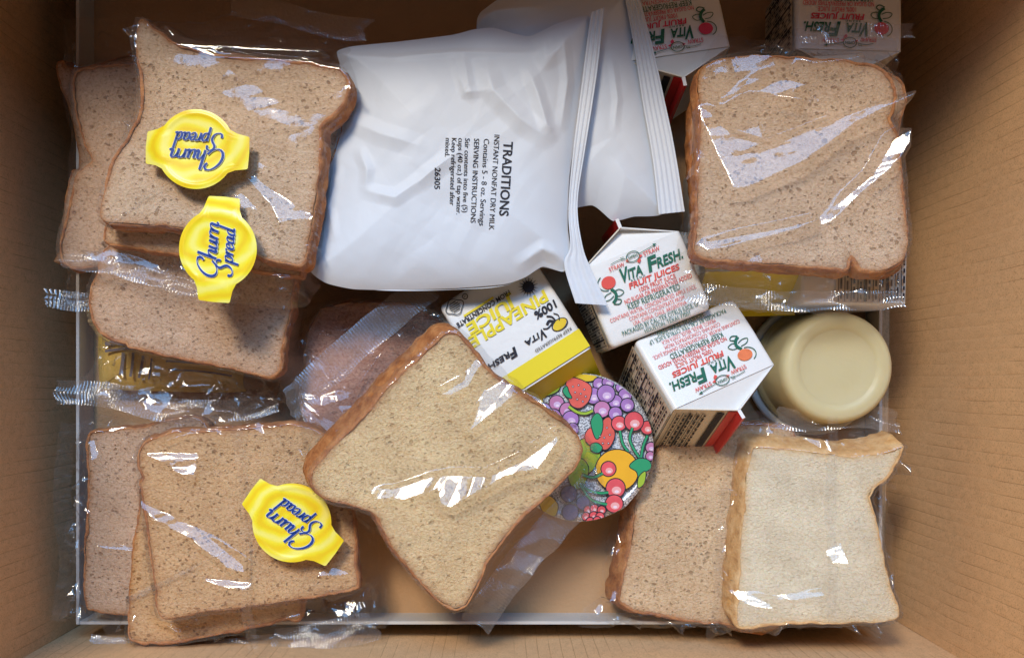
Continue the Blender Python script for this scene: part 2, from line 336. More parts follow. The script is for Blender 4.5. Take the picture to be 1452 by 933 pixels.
M['pouch'] = plain('white_pouch', (0.655, 0.69, 0.75), 0.52, 0.3, 0.00010, 180, 0.02, 30)
M['pouch_seal'] = plain('white_pouch_seal', (0.665, 0.695, 0.75), 0.5, 0.3, 0.0002, 300, 0.02)
M['ink'] = plain('black_ink', (0.025, 0.025, 0.035), 0.6, 0.2)
M['carton'] = plain('waxed_white_board', (0.80, 0.785, 0.765), 0.34, 0.4, 0.00025, 220, 0.03, 40)
M['cream'] = plain('raw_board_side', (0.74, 0.66, 0.54), 0.45, 0.3, 0.0002, 300, 0.05, 50)
M['green'] = plain('green_ink', (0.015, 0.125, 0.075), 0.5, 0.3)
M['red'] = plain('red_ink', (0.72, 0.085, 0.065), 0.5, 0.3)
M['pink'] = plain('crimson_ink', (0.68, 0.05, 0.11), 0.5, 0.3)
M['redpanel'] = plain('red_panel', (0.60, 0.03, 0.03), 0.4, 0.35)
M['yellow'] = plain('yellow_ink', (0.80, 0.64, 0.02), 0.42, 0.35)
M['white'] = plain('white_plastic', (0.82, 0.82, 0.80), 0.35, 0.4)
M['lid'] = swirl_yellow()
M['amber'] = plain('amber_ink', (0.78, 0.55, 0.03), 0.4, 0.3)
M['blue'] = plain('blue_ink', (0.012, 0.055, 0.30), 0.4, 0.3)
M['sauce'] = plain('cream_translucent_cup', (0.60, 0.52, 0.30), 0.42, 0.3, 0.0001, 300, 0.03, 90, sss=0.5)
M['jellycup'] = plain('clear_cup', (0.60, 0.55, 0.45), 0.3, 0.5, trans=0.3)
M['glitter'] = glitter()
M['strawb'] = plain('strawberry_print', (0.78, 0.13, 0.10), 0.4, 0.35, var=0.35, vscale=160)
M['cherry'] = plain('cherry_print', (0.76, 0.10, 0.12), 0.4, 0.35, var=0.4, vscale=130)
M['grape'] = plain('grape_print', (0.40, 0.20, 0.50), 0.4, 0.35, var=0.3, vscale=140)
M['grape2'] = plain('grape_print_pink', (0.56, 0.22, 0.42), 0.4, 0.35, var=0.3, vscale=140)
M['orange'] = plain('orange_print', (0.86, 0.45, 0.03), 0.4, 0.35, var=0.12, vscale=100)
M['ored'] = plain('orange_red_ink', (0.80, 0.20, 0.07), 0.45, 0.3, var=.3, vscale=300)
M['rose'] = plain('rose_print', (0.86, 0.42, 0.42), 0.4, 0.35)
M['pale'] = plain('lavender_print', (0.66, 0.47, 0.72), 0.4, 0.35)
M['leaf'] = plain('leaf_print', (0.035, 0.33, 0.15), 0.4, 0.35)
M['lime'] = plain('lime_print', (0.36, 0.52, 0.05), 0.4, 0.35, var=0.15, vscale=90)
M['navy'] = plain('blueberry_print', (0.09, 0.09, 0.22), 0.4, 0.35, var=0.3, vscale=200)
M['hl'] = plain('pale_print', (0.86, 0.70, 0.80), 0.4, 0.35)
M['wrapper'] = plain('cracker_wrapper', (0.66, 0.46, 0.12), 0.35, 0.4, 0.0003, 200, 0.1)
M['greyink'] = plain('grey_ink', (0.16, 0.15, 0.20), 0.5, 0.3)

# ------------------------------------------------------------------ lettering
_tc = {}
def glyphs(s, bold=0.0):
    key = (s, bold)
    if key in _tc: return _tc[key]
    cu = bpy.data.curves.new('t', 'FONT'); cu.body = s; cu.size = 1; cu.resolution_u = 3; cu.offset = bold; cu.fill_mode = 'FRONT'
    o = bpy.data.objects.new('t', cu); C.objects.link(o)
    dg = bpy.context.evaluated_depsgraph_get(); dg.update()
    me = bpy.data.meshes.new_from_object(o.evaluated_get(dg))
    v = np.array([p.co[:2] for p in me.vertices]); f = [list(p.vertices) for p in me.polygons]
    bpy.data.objects.remove(o); bpy.data.curves.remove(cu); bpy.data.meshes.remove(me)
    _tc[key] = (v, f); return v, f
_cv, _ = glyphs('H'); CAP0 = _cv[:, 1].max()
def text2d(s, width, height, bold=0.0, shear=0.0, center=False):
    v, f = glyphs(s, bold); v = v.copy()
    v[:, 0] -= v[:, 0].min(); v[:, 1] /= CAP0
    v[:, 0] *= width / v[:, 0].max(); v[:, 1] *= height
    v[:, 0] += shear * v[:, 1]
    if center: v[:, 0] -= width / 2
    return v, f
def stroke2d(pts, wf, n=24, closed=False):
    """ribbon along a smooth line; wf(theta) gives the half width for a direction"""
    P = smooth_loop(pts, n, closed)
    t = np.gradient(P, axis=0) if not closed else np.roll(P, -1, 0) - np.roll(P, 1, 0)
    th = np.arctan2(t[:, 1], t[:, 0]); nn = np.stack((-np.sin(th), np.cos(th)), 1)
    w = np.array([wf(a) for a in th])[:, None]
    v = np.vstack((P + nn * w, P - nn * w)); m = len(P); f = []
    for k in range(m if closed else m - 1):
        k2 = (k + 1) % m; f.append([k + m, k2 + m, k2, k])
    return v, f
def disc2d(cx, cy, rx, ry=None, n=24, rot=0.0, a0=0, a1=2 * math.pi):
    ry = rx if ry is None else ry
    a = np.linspace(a0, a1, n, endpoint=(a1 - a0 < 6.28))
    x = rx * np.cos(a); y = ry * np.sin(a); c, s = math.cos(rot), math.sin(rot)
    v = np.stack((cx + x * c - y * s, cy + x * s + y * c), 1)
    return v, [list(range(n))]
CHURN = [[(1.75,1.45),(1.98,1.72),(1.9,2.1),(1.45,2.22),(0.9,2.0),(0.4,1.45),(0.2,.75),(.4,.1),(.95,-.18),(1.6,.0),(2.0,.45)],
         [(2.45,2.25),(2.4,1.2),(2.36,0.0)], [(2.4,.5),(2.62,.88),(2.92,1.0),(3.08,.8),(3.06,.2),(3.2,.02),(3.36,.2)],
         [(3.5,1.0),(3.46,.3),(3.62,.02),(3.9,.12),(4.12,.5)], [(4.16,1.0),(4.12,.25),(4.24,.02),(4.4,.2)],
         [(4.62,1.0),(4.6,.5),(4.58,0)], [(4.6,.5),(4.8,.88),(5.05,1.0),(5.2,.86)],
         [(5.42,1.0),(5.4,.5),(5.38,0)], [(5.4,.5),(5.62,.88),(5.92,1.0),(6.08,.8),(6.06,.2),(6.2,.02),(6.42,.25)]]
SPREAD = [[(1.5,1.55),(1.5,1.95),(1.1,2.15),(.65,1.95),(.6,1.55),(.95,1.1),(1.15,.65),(.95,.12),(.45,-.1),(0.0,.1),(-.02,.5)],
          [(1.75,1.0),(1.72,.2),(1.7,-.8)], [(1.72,.5),(1.95,.92),(2.25,1.0),(2.42,.6),(2.25,.1),(1.95,0),(1.72,.25)],
          [(2.75,1.0),(2.73,.5),(2.7,0)], [(2.73,.5),(2.9,.88),(3.12,1.0),(3.24,.88)],
          [(3.4,.45),(3.85,.6),(3.92,.85),(3.7,1.0),(3.42,.75),(3.38,.3),(3.6,0),(3.98,.22)],
          [(4.75,.85),(4.5,1.0),(4.2,.7),(4.18,.25),(4.38,.0),(4.62,.2),(4.76,.6)], [(4.8,1.0),(4.76,.25),(4.88,.02),(5.0,.2)],
          [(5.75,.85),(5.5,1.0),(5.2,.7),(5.18,.25),(5.38,0),(5.62,.2),(5.76,.6)], [(5.84,2.1),(5.78,1.0),(5.76,.2),(5.88,.02),(6.05,.2)]]
def script2d(strokes, unit, x0, y0, extra=0.0, shear=0.22):
    v, f = [], []
    for st in strokes:
        P = np.array(st, float); P[:, 0] += shear * P[:, 1]
        vv, ff = stroke2d(P, lambda a: 0.035 + extra + 0.115 * abs(math.sin(a - 0.15)), 22)
        o = len(v); v += (vv * unit + (x0, y0)).tolist(); f += [[i + o for i in q] for q in ff]
    return np.array(v), f

# ------------------------------------------------------------------ the cardboard box
XL, XR, YB, YT, ZW, TH = -0.247, 0.2445, -0.1435, 0.250, 0.30, 0.005
ZF = -0.045      # box bottom; the tray stands on it
BX = thing('cardboard_box', 'big open corrugated cardboard box that holds everything', 'box', (0, 0, 0))
def wall_panel(name, p0, p1, mt, bow):
    """a standing board between two floor points, bowed out a little, rim and thickness included"""
    p0 = np.array(p0); p1 = np.array(p1); d = p1 - p0; Ln = np.linalg.norm(d); d = d / Ln; nrm = np.array((d[1], -d[0]))
    nu, nz = 60, 26; rings = []
    for off in (0.0, -TH):
        for iz in range(nz):
            z = ZF + (ZW - ZF) * iz / (nz - 1); u = np.linspace(0, 1, nu)
            b = bow * np.sin(np.pi * u) * (0.3 + 0.7 * iz / (nz - 1)) + off + 0.0007 * (vnoise(u * Ln, np.full(nu, z), 0.05, 11) - .5)
            q = p0 + np.outer(u * Ln, d) + np.outer(b, nrm)
            rings.append(np.column_stack((q, np.full(nu, z - .003))))
    R = rings[:nz] + rings[nz:][::-1] + [rings[0]]
    v, f = loft(R, False)
    return mesh(name, v, [q[::-1] for q in f], mt, BX, True)
wall_panel('side_wall', (XL, YB), (XL - .015, YT), M['ky'], -0.004)
wall_panel('side_wall', (XR + .006, YT), (XR, YB), M['ky'], -0.004)
wall_panel('end_wall', (XR + .004, YB), (XL - .004, YB), M['kx'], -0.002)
wall_panel('end_wall', (XL - .019, YT), (XR + .010, YT), M['kx'], -0.002)
_v, _f = box_vf(XL - .02, XR + .012, YB - .004, YT + .004, ZF - 0.006, ZF)
mesh('bottom_panel', _v, _f, M['kz'], BX)

# shallow paperboard tray lying on the bottom of the box; its cut rim is white
TR = thing('paperboard_tray', 'shallow tan paperboard tray with a thin white rim under all the food', 'tray', (0, 0.05, 0))
_zr = 0.024
_a = W((113, 880), _zr); _b = W((1246, 880), _zr); _top = 0.238
_v, _f = box_vf(_a[0], _b[0], _a[1], _top, 0.0015, 0.004)
mesh('tray_floor', _v, _f, M['tray'], TR)
for nm, x0, x1, y0, y1 in (('tray_side', _a[0] - .0018, _a[0], _a[1] - .0018, _top), ('tray_side', _b[0], _b[0] + .0018, _a[1] - .0018, _top),
                           ('tray_side', _a[0] + .0001, _b[0] - .0001, _a[1] - .0018, _a[1]), ('tray_side', _a[0] + .0001, _b[0] - .0001, _top - .0018, _top)):
    _v, _f = box_vf(x0, x1, y0, y1, ZF + .001, _zr); s_ = mesh(nm, _v, _f, M['edge'], TR)
    _v, _f = box_vf(x0 + .0001, x1 - .0001, y0 + .0001, y1 - .0001, _zr, _zr + .0007); mesh('rim', _v, _f, M['edge'], s_)

# ------------------------------------------------------------------ bread and its bags
def make_slice(root, outline, z, g=(0, 0), t=0.013, crumb_m='crumbA', crust_m='crust', shear=(0, 0), seed=1, rim=1.0, label=None):
    """one slice: crumb faces and, as its own piece, the crust round the edge"""
    pl, c = on_plane(outline, z, *g)
    P = ccw(smooth_loop(pl, 260)); N = loop_normals(P, 3)
    k = np.arange(len(P)); wob = (pn(k, 260, 6.0, seed) - .5) * .0013 + (pn(k, 260, 1.8, seed + 3) - .5) * .0007
    P = P + N * wob[:, None]
    nrm = np.array((-g[0], -g[1], 1.0)); nrm /= np.linalg.norm(nrm)
    zf = lambda q: z + g[0] * (q[:, 0] - c[0]) + g[1] * (q[:, 1] - c[1])
    sh = np.array((MM(shear[0], z), -MM(shear[1], z)))
    def lay(q, dz, zz=None):
        """points of the outline plane moved dz along the slice normal, sheared with depth"""
        zz = zf(q) if zz is None else zz
        o = np.column_stack((q, zz)) + np.outer(np.broadcast_to(dz, len(q)), nrm)
        o[:, :2] += np.outer(-np.broadcast_to(dz, len(q)) / t, sh)
        return o
    fr = np.concatenate((np.linspace(1, .9, 6), np.linspace(.88, .1, 30)))
    In = P - N * 0.0008
    v, f = ring_fill(In, fr)
    und = (vnoise(v[:, 0], v[:, 1], 0.028, seed + 7) - .5) * .0026 + (vnoise(v[:, 0], v[:, 1], 0.010, seed + 9) - .5) * .0007 + (vnoise(v[:, 0], v[:, 1], 0.006, seed + 8) - .5) * .0004
    top = lay(v, und)
    vb, fb = ring_fill(In, [1.0, .5])
    bot = lay(vb, -t + .0004)
    mb = MB(); mb.add(top, f); mb.add(bot, [q[::-1] for q in fb])
    s = mb.build('bread_slice', M[crumb_m], root, True)
    if label: s['label'] = label
    at = s.data.attributes.new('toast', 'FLOAT', 'POINT'); tv = np.zeros(len(s.data.vertices), np.float32)
    tv[:len(v)] = np.exp(-np.maximum(-sdist(v, In[::2]), 0) / .0018); tv[len(v):] = 1; at.data.foreach_set('value', tv)
    w = rim * (0.0004 + 0.0011 * pn(k, 260, 9.0, seed + 11) + .0007 * pn(k, 260, 1.7, seed + 12))
    prof = [(-1.0, -.0002), (-.75, .00035), (-.2, .0004), (None, -.0012), (None, -t * .3), (None, -t * .55), (None, -t * .8), (None, -t)]
    bul = [None, None, None, .0002, .0007, .0009, .0005, -.0010]
    rings = []
    for (o, dz), bb in zip(prof, bul):
        off = o * w if bb is None else bb + (pn(k, 260, 3.0, seed + 13, dz * 900) - .5) * .0015
        q = P + N * np.broadcast_to(off, len(P))[:, None]
        rings.append(lay(q, dz + (pn(k, 260, 2.2, seed + 17) - .5) * .0003))
    v, f = loft(rings)
    mesh('crust', v, [q[::-1] for q in f], M[crust_m], s, True)
    return dict(P=P, z=zf, c=c, g=g, obj=s)

def half_slope(p, z, L):
    a = np.array((0, 0, H)) - (p[0], p[1], z); b = np.asarray(L) - (p[0], p[1], z)
    n = a / np.linalg.norm(a) + b / np.linalg.norm(b)
    return -n[:2] / n[2]
def make_film(root, outline, zref, slices, z_edge, hl=(), seed=1, amp_in=1.0, amp_out=1.0, puff=0.0026, n=420, rings=110, ang=0.0, glints=46, name='plastic_bag'):
    """clear bag laid over its slices: taut and creased over the bread, crumpled towards its edges"""
    P = ccw(resample(WP(outline, zref), n)); N = loop_normals(P, 2)
    k = np.arange(n); P = P + N * ((pn(k, n, 14., seed) - .5) * .005 + (pn(k, n, 4., seed + 1) - .5) * .002)[:, None]
    v, f = ring_fill(P, np.linspace(1, .012, rings))
    x, y = v[:, 0], v[:, 1]
    e = np.maximum(-sdist(v, P[::3]), 0)
    z = np.full(len(v), -1.0); lo = np.full(len(v), -1.0); out = np.ones(len(v))
    for S in slices:
        d = sdist(v, S['P'][::3]); dpos = np.maximum(d, 0)
        s = dpos / (dpos + e + 1e-6)
        zt = S['z'](v)
        zz = zt + puff + (z_edge - zt - puff) * s ** 0.75
        z = np.maximum(z, zz); lo = np.maximum(lo, np.where(d < .0015, zt + .0021, -1)); out = np.minimum(out, s)
    so = np.clip(out * 2.2, 0, 1); inn = 1 - so
    big = facets(x, y, .030, seed + 20, ang + .5, 1.7) - .35
    mid = facets(x, y, .013, seed + 21, ang - .6, 1.8) - .4
    sm = facets(x, y, .0065, seed + 22, ang + 1.2, 2.2) - .5
    z = z + inn * amp_in * (big * .0024 + mid * .0011 + (facets(x, y, .0075, seed + 24, ang + .3, 3.0, .5) - .4) * .0006) + so * amp_out * (big * .004 + mid * .0036 + sm * .0022 + (facets(x, y, .0035, seed + 23, ang - .3, 2.5) - .5) * .0008) * np.clip(e / .004, .25, 1)
    rg = np.random.RandomState(seed); cand = np.where((so > .45) & (e > .002))[0]; hl = list(hl)
    for _ in range(glints if len(cand) else 0):
        q = v[rg.choice(cand)]; px_ = np.array((q[0] * FPX / (H - zref) + CX, CY - q[1] * FPX / (H - zref)))
        a_ = rg.uniform(0, 6.28); l_ = rg.uniform(3, 16); w_ = max(1.2, l_ * rg.uniform(.06, .4)); d_ = np.array((math.cos(a_), math.sin(a_))); n_ = np.array((-d_[1], d_[0]))
        hl.append(([px_ - d_ * l_, px_ + d_ * l_ * .8 + n_ * w_, px_ + d_ * l_ * .3 - n_ * w_], .001, 'b' if rg.rand() < .4 else 'w'))
    for h in hl:
        poly, lift = h[0], (h[1] if len(h) > 1 else 0.0012)
        L = BULB if (len(h) > 2 and h[2] == 'b') else WIN
        pw = ccw(WP(poly, zref)); c = pw.mean(0)
        g0 = half_slope(c, zref, L); ep = .004
        gx = (half_slope(c + (ep, 0), zref, L) - half_slope(c - (ep, 0), zref, L)) / (2 * ep)
        gy = (half_slope(c + (0, ep), zref, L) - half_slope(c - (0, ep), zref, L)) / (2 * ep)
        q = v - c
        zp = q @ g0 + .5 * (q[:, 0] ** 2 * gx[0] + q[:, 1] ** 2 * gy[1] + q[:, 0] * q[:, 1] * (gx[1] + gy[0]))
        d = sdist(v, pw)
        ins = d < 0.0
        if not ins.any(): continue
        zb = z[ins].mean(); need = (lo[ins] - zp[ins]).max()
        zp = zp + max(zb - zp[ins].mean(), need + .0002) + (vnoise(x, y, .013, seed + 30) - .5) * .0006 + (vnoise(x, y, .0045, seed + 31) - .5) * .00012 + (facets(x, y, .0055, seed + 32, ang + .35, 3.2, .5) - .5) * .00075
        m = np.clip(1 - d / (.0045 if len(poly) > 4 else .0014), 0, 1); m = m * m * (3 - 2 * m); m = np.where(d <= 0, 1, m)
        z = z + (zp - z) * m
    z = np.maximum(z, lo)
    z = np.maximum(z, 0.006)
    b = mesh(name, np.column_stack((v, z)), f, M['film'], root, True)
    return b
def SK(x0, y0, x1, y1, w=2.5, lamp='w'):
    """a straight crease in the film that catches the light"""
    d = np.array((x1 - x0, y1 - y0), float); d /= np.linalg.norm(d); n = np.array((-d[1], d[0])) * w / 2; a = np.array((x0, y0)); b = np.array((x1, y1)); m = (a + b) / 2
    return ([tuple(a), tuple(m - n), tuple(b), tuple(m + n)], .001, lamp)
def strip(root, name, line, wpx, z, crimp=True, mt='seal', seed=1, glint=1.0, lamp=None, wave=.0008, period=.0016, zfun=None):
    """flattened end seal or back seam of a bag: a ribbon with crimp ridges across it"""
    Lw = resample(smooth_loop(WP(line, z), 60, False), 2, False) if len(line) == 2 else smooth_loop(WP(line, z), 60, False)
    ln = np.sqrt((np.diff(Lw, axis=0) ** 2).sum(1)).sum(); n = int(ln / (period / 6 if crimp else .002)) + 2
    P = resample(Lw, n, False); t = np.gradient(P, axis=0); t /= np.sqrt((t ** 2).sum(1))[:, None]; nn = np.stack((-t[:, 1], t[:, 0]), 1)
    w = MM(wpx, z); s = np.linspace(0, ln, n); rows = []; rg = np.random.RandomState(seed); cut = rg.uniform(-.004, .004, (2, 9)).cumsum(1) * .5 if crimp else np.zeros((2, 9))
    for j, a in enumerate(np.linspace(-.5, .5, 9)):
        q = P + nn * (a * w + (vnoise(s, s * 0 + j * .1, .012, seed) - .5) * .0015)[:, None]
        q = q + t * (np.clip(1 - s / (.15 * ln), 0, 1) * cut[0, j] + np.clip(1 - (ln - s) / (.15 * ln), 0, 1) * cut[1, j])[:, None]
        zz = z + wave * (facets(q[:, 0], q[:, 1], .012, seed + 3, .3, 1.6) * 2 - .6) + wave * .7 * np.sin(s / .009 + seed) * (.5 + a)
        gl = np.array([half_slope(p_, z, WIN if lamp is None else lamp) for p_ in P[::40]]).mean(0); zz = zz + (nn @ gl) * a * w * glint
        if crimp: zz = zz + .00022 * np.sin(2 * np.pi * s / period) * (1 if 0 < j < 8 else .2)
        rows.append(np.column_stack((q, zz)))
    v, f = loft(rows, False)
    return mesh(name, v, [q[::-1] for q in f], M[mt], root, True)
def bread_thing(label, px, group='bagged bread'):
    c = W(px, 0.03); return thing('bagged_bread', label, 'bread', (c[0], c[1], 0.004), group)

# --- far-left slices, half hidden behind the front pack of the upper left
r = bread_thing('bagged wheat slices peeking out at the far left, behind the two-lid pack', (160, 240))
sC2 = make_slice(r, [(80,92),(92,86),(108,96),(300,80),(310,330),(95,372),(88,350),(92,290),(100,245),(112,238),(108,200),(96,150),(84,118)], .036, (0.05, 0), crumb_m='crumbC', seed=31)
sC = make_slice(r, [(105,104),(125,96),(185,90),(320,95),(330,340),(130,380),(95,378),(84,362),(88,335),(97,290),(106,252),(122,236),(131,226),(121,210),(110,170),(104,130)], .052, (0.05, 0), crumb_m='crumbC', seed=32)
b = make_film(r, [(70,10),(330,0),(350,395),(90,430),(72,424),(82,390),(78,200)], .052, [sC, sC2], .035, seed=33, amp_in=1.3,
              hl=[([(74,22),(80,40),(86,82),(82,82)], .001), ([(92,52),(98,52),(104,100),(99,100)], .001), ([(140,45),(150,58),(176,72),(196,82),(180,80),(155,70)],)])
strip(b, 'seal', [(70,424),(125,428),(180,420)], 26, .04, seed=34)

# --- cracker packet below
r = thing('cracker_packet', 'yellow printed cracker packet just showing below the upper left bread slices', 'packet', (*W((190, 510), .01), .004))
_o = ccw(smooth_loop(WP([(132,430),(136,425),(330,430),(345,440),(340,540),(330,556),(145,552),(134,545)], .024), 120))
_v, _f = ring_fill(_o, np.linspace(1, .1, 14)); _e = np.maximum(-sdist(_v, _o), 0)
_z = .016 + .009 * (1 - np.exp(-_e / .006)) + .0014 * facets(_v[:, 0], _v[:, 1], .014, 5)
_zb = .016 - .008 * (1 - np.exp(-_e / .006))
mb = MB(); mb.add(np.column_stack((_v, _z)), _f); mb.add(np.column_stack((_v, _zb)), [q[::-1] for q in _f]); cp = mb.build('wrapper', M['wrapper'], r, True)
mb = MB()
for (x0, y0, x1, y1, w_) in ((150,488,178,488,6),(176,500,172,532,5),(190,500,186,534,4),(204,504,198,536,4),(216,508,212,538,3),(150,498,210,494,4),(236,512,330,522,3),(240,524,330,533,3)):
    vv, ff = stroke2d(WP([(x0,y0),((x0+x1)/2+1,(y0+y1)/2-2),(x1,y1)], .026), lambda a, w_=w_: MM(w_ / 2, .026), 10)
    mb.add(np.column_stack((vv, np.full(len(vv), .0272))), ff)
mb.build('printed_mark', M['greyink'], r)

# --- lower slice of the upper left stack
r = bread_thing('bagged wheat bread whose lower slice shows under the yellow lids, upper left', (270, 440))
sB = make_slice(r, [(138,388),(160,345),(300,320),(424,350),(424,378),(416,420),(407,470),(399,520),(388,536),(372,534),(330,524),(250,509),(186,494),(178,486),(150,478),(134,462),(126,432),(129,405)], .064, (0.03, 0.05), crumb_m='crumbC', seed=41, t=.014)
b = make_film(r, [(108,335),(432,330),(428,420),(412,480),(425,566),(330,590),(200,592),(92,566),(84,548),(104,520),(116,470)], .06, [sB], .036, seed=42, amp_out=1.5,
              hl=[([(178,545),(208,552),(226,560),(204,600),(190,612),(188,580)],.002), ([(150,520),(160,524),(163,546),(155,545)],), ([(212,524),(222,526),(216,538),(208,532)],), ([(226,546),(250,532),(240,545),(232,552)],),
                  ([(262,604),(288,562),(296,575),(284,600)],), ([(320,560),(334,568),(328,582)],), ([(338,590),(372,560),(384,546),(376,564),(346,592)],), ([(405,440),(412,410),(416,412),(409,445)],), SK(106,560,120,615,3,'b'), SK(326,560,392,568,3,'b'), SK(356,570,380,584,4), SK(360,602,396,590,3), SK(250,548,300,544,3), SK(128,542,176,548,2.5,'b'), SK(300,575,318,540,3), SK(396,556,402,582,3,'b'), SK(280,530,330,540,2.5)])
strip(b, 'seal', [(86,556),(160,560),(240,580),(330,582),(392,566)], 34, .034, seed=43, wave=.003, lamp=BULB)

# --- front pack, upper left
r = bread_thing('bagged wheat bread under two yellow spread cups, upper left, overlapping the white pouch', (310, 200))
sA2 = make_slice(r, [(230,80),(480,120),(448,300),(430,384),(414,392),(300,372),(180,352),(152,346),(147,330),(160,290),(200,220)], .082, (0.02, 0.03), crumb_m='crumbA', seed=51)
sA = make_slice(r, [(196,34),(204,28),(222,44),(262,66),(320,78),(400,86),(470,94),(488,104),(494,122),(486,150),(466,170),(454,182),(457,205),(453,260),(443,320),(436,362),(428,376),(414,376),(380,368),(330,350),(290,335),(240,323),(168,319),(148,314),(142,300),(147,270),(156,232),(170,207),(186,182),(199,152),(197,110),(192,70)], .100, (0.04, 0.03), t=.014, crumb_m='crumbA', seed=52, shear=(4, 6))
b = make_film(r, [(92,366),(128,348),(140,280),(176,180),(172,30),(190,6),(400,4),(522,38),(516,70),(508,160),(468,240),(450,380),(436,410),(420,430),(270,418)], .098, [sA, sA2], .072, seed=53, amp_in=.55,
              hl=[([(240,44),(262,60),(300,69),(370,71),(456,76),(454,79),(370,76),(296,74),(256,66)], .001, 'b'), ([(357,58),(360,44),(372,59)], .001), ([(356,246),(372,262),(410,288),(440,306),(420,312),(402,318),(388,290)], .001),
                  ([(326,293),(345,276),(366,295),(350,300)], .001), ([(100,358),(130,349),(160,352),(220,374),(214,376),(165,366),(112,364)],), ([(375,386),(414,385),(408,392),(388,394)],), ([(240,364),(246,372),(250,380),(240,378)],),
                  ([(262,34),(325,30),(345,32),(300,38)],), ([(190,40),(194,44),(197,70),(193,62)],)])
strip(b, 'seal', [(92,370),(150,376),(220,394),(290,414),(345,424)], 24, .077, seed=54, wave=.0022, lamp=BULB)
strip(b, 'seal', [(330,8),(400,20),(460,36),(520,44)], 32, .078, seed=55, wave=.002)

# --- slices on the lower left, behind the front pack
r = bread_thing('bagged wheat slice at the lower left, behind the pack with one yellow lid', (150, 740))
sE = make_slice(r, [(124,618),(135,610),(190,606),(300,610),(300,872),(180,872),(132,866),(120,850),(119,760),(125,700),(122,650)], .032, (0.02, 0), crumb_m='crumbC', seed=61)
b = make_film(r, [(110,600),(150,586),(320,590),(320,880),(105,886),(76,880),(92,840),(80,750),(100,720),(100,640)], .034, [sE], .024, seed=62, amp_out=1.3,
              hl=[([(128,625),(136,622),(142,650),(134,654)],), ([(77,718),(92,716),(96,724),(84,728)],), ([(140,770),(200,778),(204,782),(150,776)],), ([(120,720),(128,722),(126,728)],), ([(78,880),(100,866),(108,862),(96,872)],), SK(122,614,188,605,4,'b'), SK(100,700,104,760,3), SK(78,640,86,700,3), SK(90,800,112,780,3), SK(84,740,100,736,4,'b')])
strip(b, 'seam', [(98,600),(88,700),(96,790),(82,880)], 22, .025, False, 'seam', seed=63)

# --- front pack, lower left
r = bread_thing('bagged wheat slices under a single yellow spread cup, lower left corner', (350, 750))
sD2 = make_slice(r, [(186,800),(196,730),(220,680),(420,680),(430,860),(400,880),(340,894),(290,904),(215,914),(192,912),(182,898),(184,850)], .036, (0, -.02), crumb_m='crumbD', seed=71)
sD = make_slice(r, [(197,640),(206,624),(226,616),(262,611),(300,610),(372,604),(440,604),(486,640),(500,700),(506,780),(511,828),(502,838),(470,842),(430,850),(350,861),(280,871),(240,878),(228,874),(222,858),(216,810),(206,742),(198,692),(196,684),(204,676),(196,660)], .056, (-0.03, 0.0), t=.015, crumb_m='crumbD', seed=72, shear=(-3, -2))
b = make_film(r, [(104,886),(180,860),(186,640),(200,590),(300,584),(470,580),(520,660),(524,820),(540,852),(538,908),(470,916),(380,930),(210,925),(122,928)], .054, [sD, sD2], .026, seed=73, amp_out=1.3,
              hl=[([(214,645),(285,641),(284,682)], .001, 'b'), ([(206,708),(224,718),(300,760),(350,798),(352,806),(330,800),(280,762),(230,735)], .001), ([(300,816),(330,822),(356,824),(354,834),(330,832)], .001, 'b'), ([(452,815),(468,800),(502,810),(494,814)],),
                  ([(464,866),(490,858),(508,854),(516,872),(500,880),(476,884)], .001, 'b'), ([(268,876),(280,880),(276,888)],), ([(222,892),(232,890),(250,904),(236,904)],), ([(240,625),(280,600),(284,612)],), ([(360,600),(372,596),(378,612)],), ([(424,640),(440,642),(432,646)],), SK(150,905,165,880,3), SK(172,900,178,874,4,'b'), SK(240,884,262,896,3,'b'), SK(300,880,318,895,3), SK(352,880,362,905,3), SK(392,885,440,872,4), SK(410,905,425,880,3,'b'), SK(420,625,434,650,2.5)])
strip(b, 'seal', [(384,912),(460,900),(539,886)], 38, .03, seed=74, wave=.0026, lamp=BULB)
strip(b, 'seal', [(122,914),(200,922),(300,922),(384,915)], 30, .026, seed=75, wave=.002)
strip(b, 'back_seam', [(333,595),(340,640),(346,700),(350,760),(352,820),(350,868),(362,925)], 15, .0605, False, 'seam', seed=76, wave=.0006)

# --- rosy slice in the gap under the pouch
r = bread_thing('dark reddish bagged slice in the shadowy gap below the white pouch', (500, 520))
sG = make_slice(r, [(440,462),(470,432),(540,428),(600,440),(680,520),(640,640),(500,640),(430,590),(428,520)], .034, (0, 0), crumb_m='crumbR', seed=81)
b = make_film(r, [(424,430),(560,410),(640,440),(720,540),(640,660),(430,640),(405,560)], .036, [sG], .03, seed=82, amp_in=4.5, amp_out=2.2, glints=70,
              hl=[([(470,470),(492,468),(508,446),(516,456),(500,466)],), ([(452,474),(484,474),(470,477)],), SK(440,500,470,540,4), SK(450,560,500,520,3,'b'), SK(420,560,455,590,5,'b'), SK(470,470,520,430,4), SK(500,560,540,500,3), SK(560,470,570,420,5)])

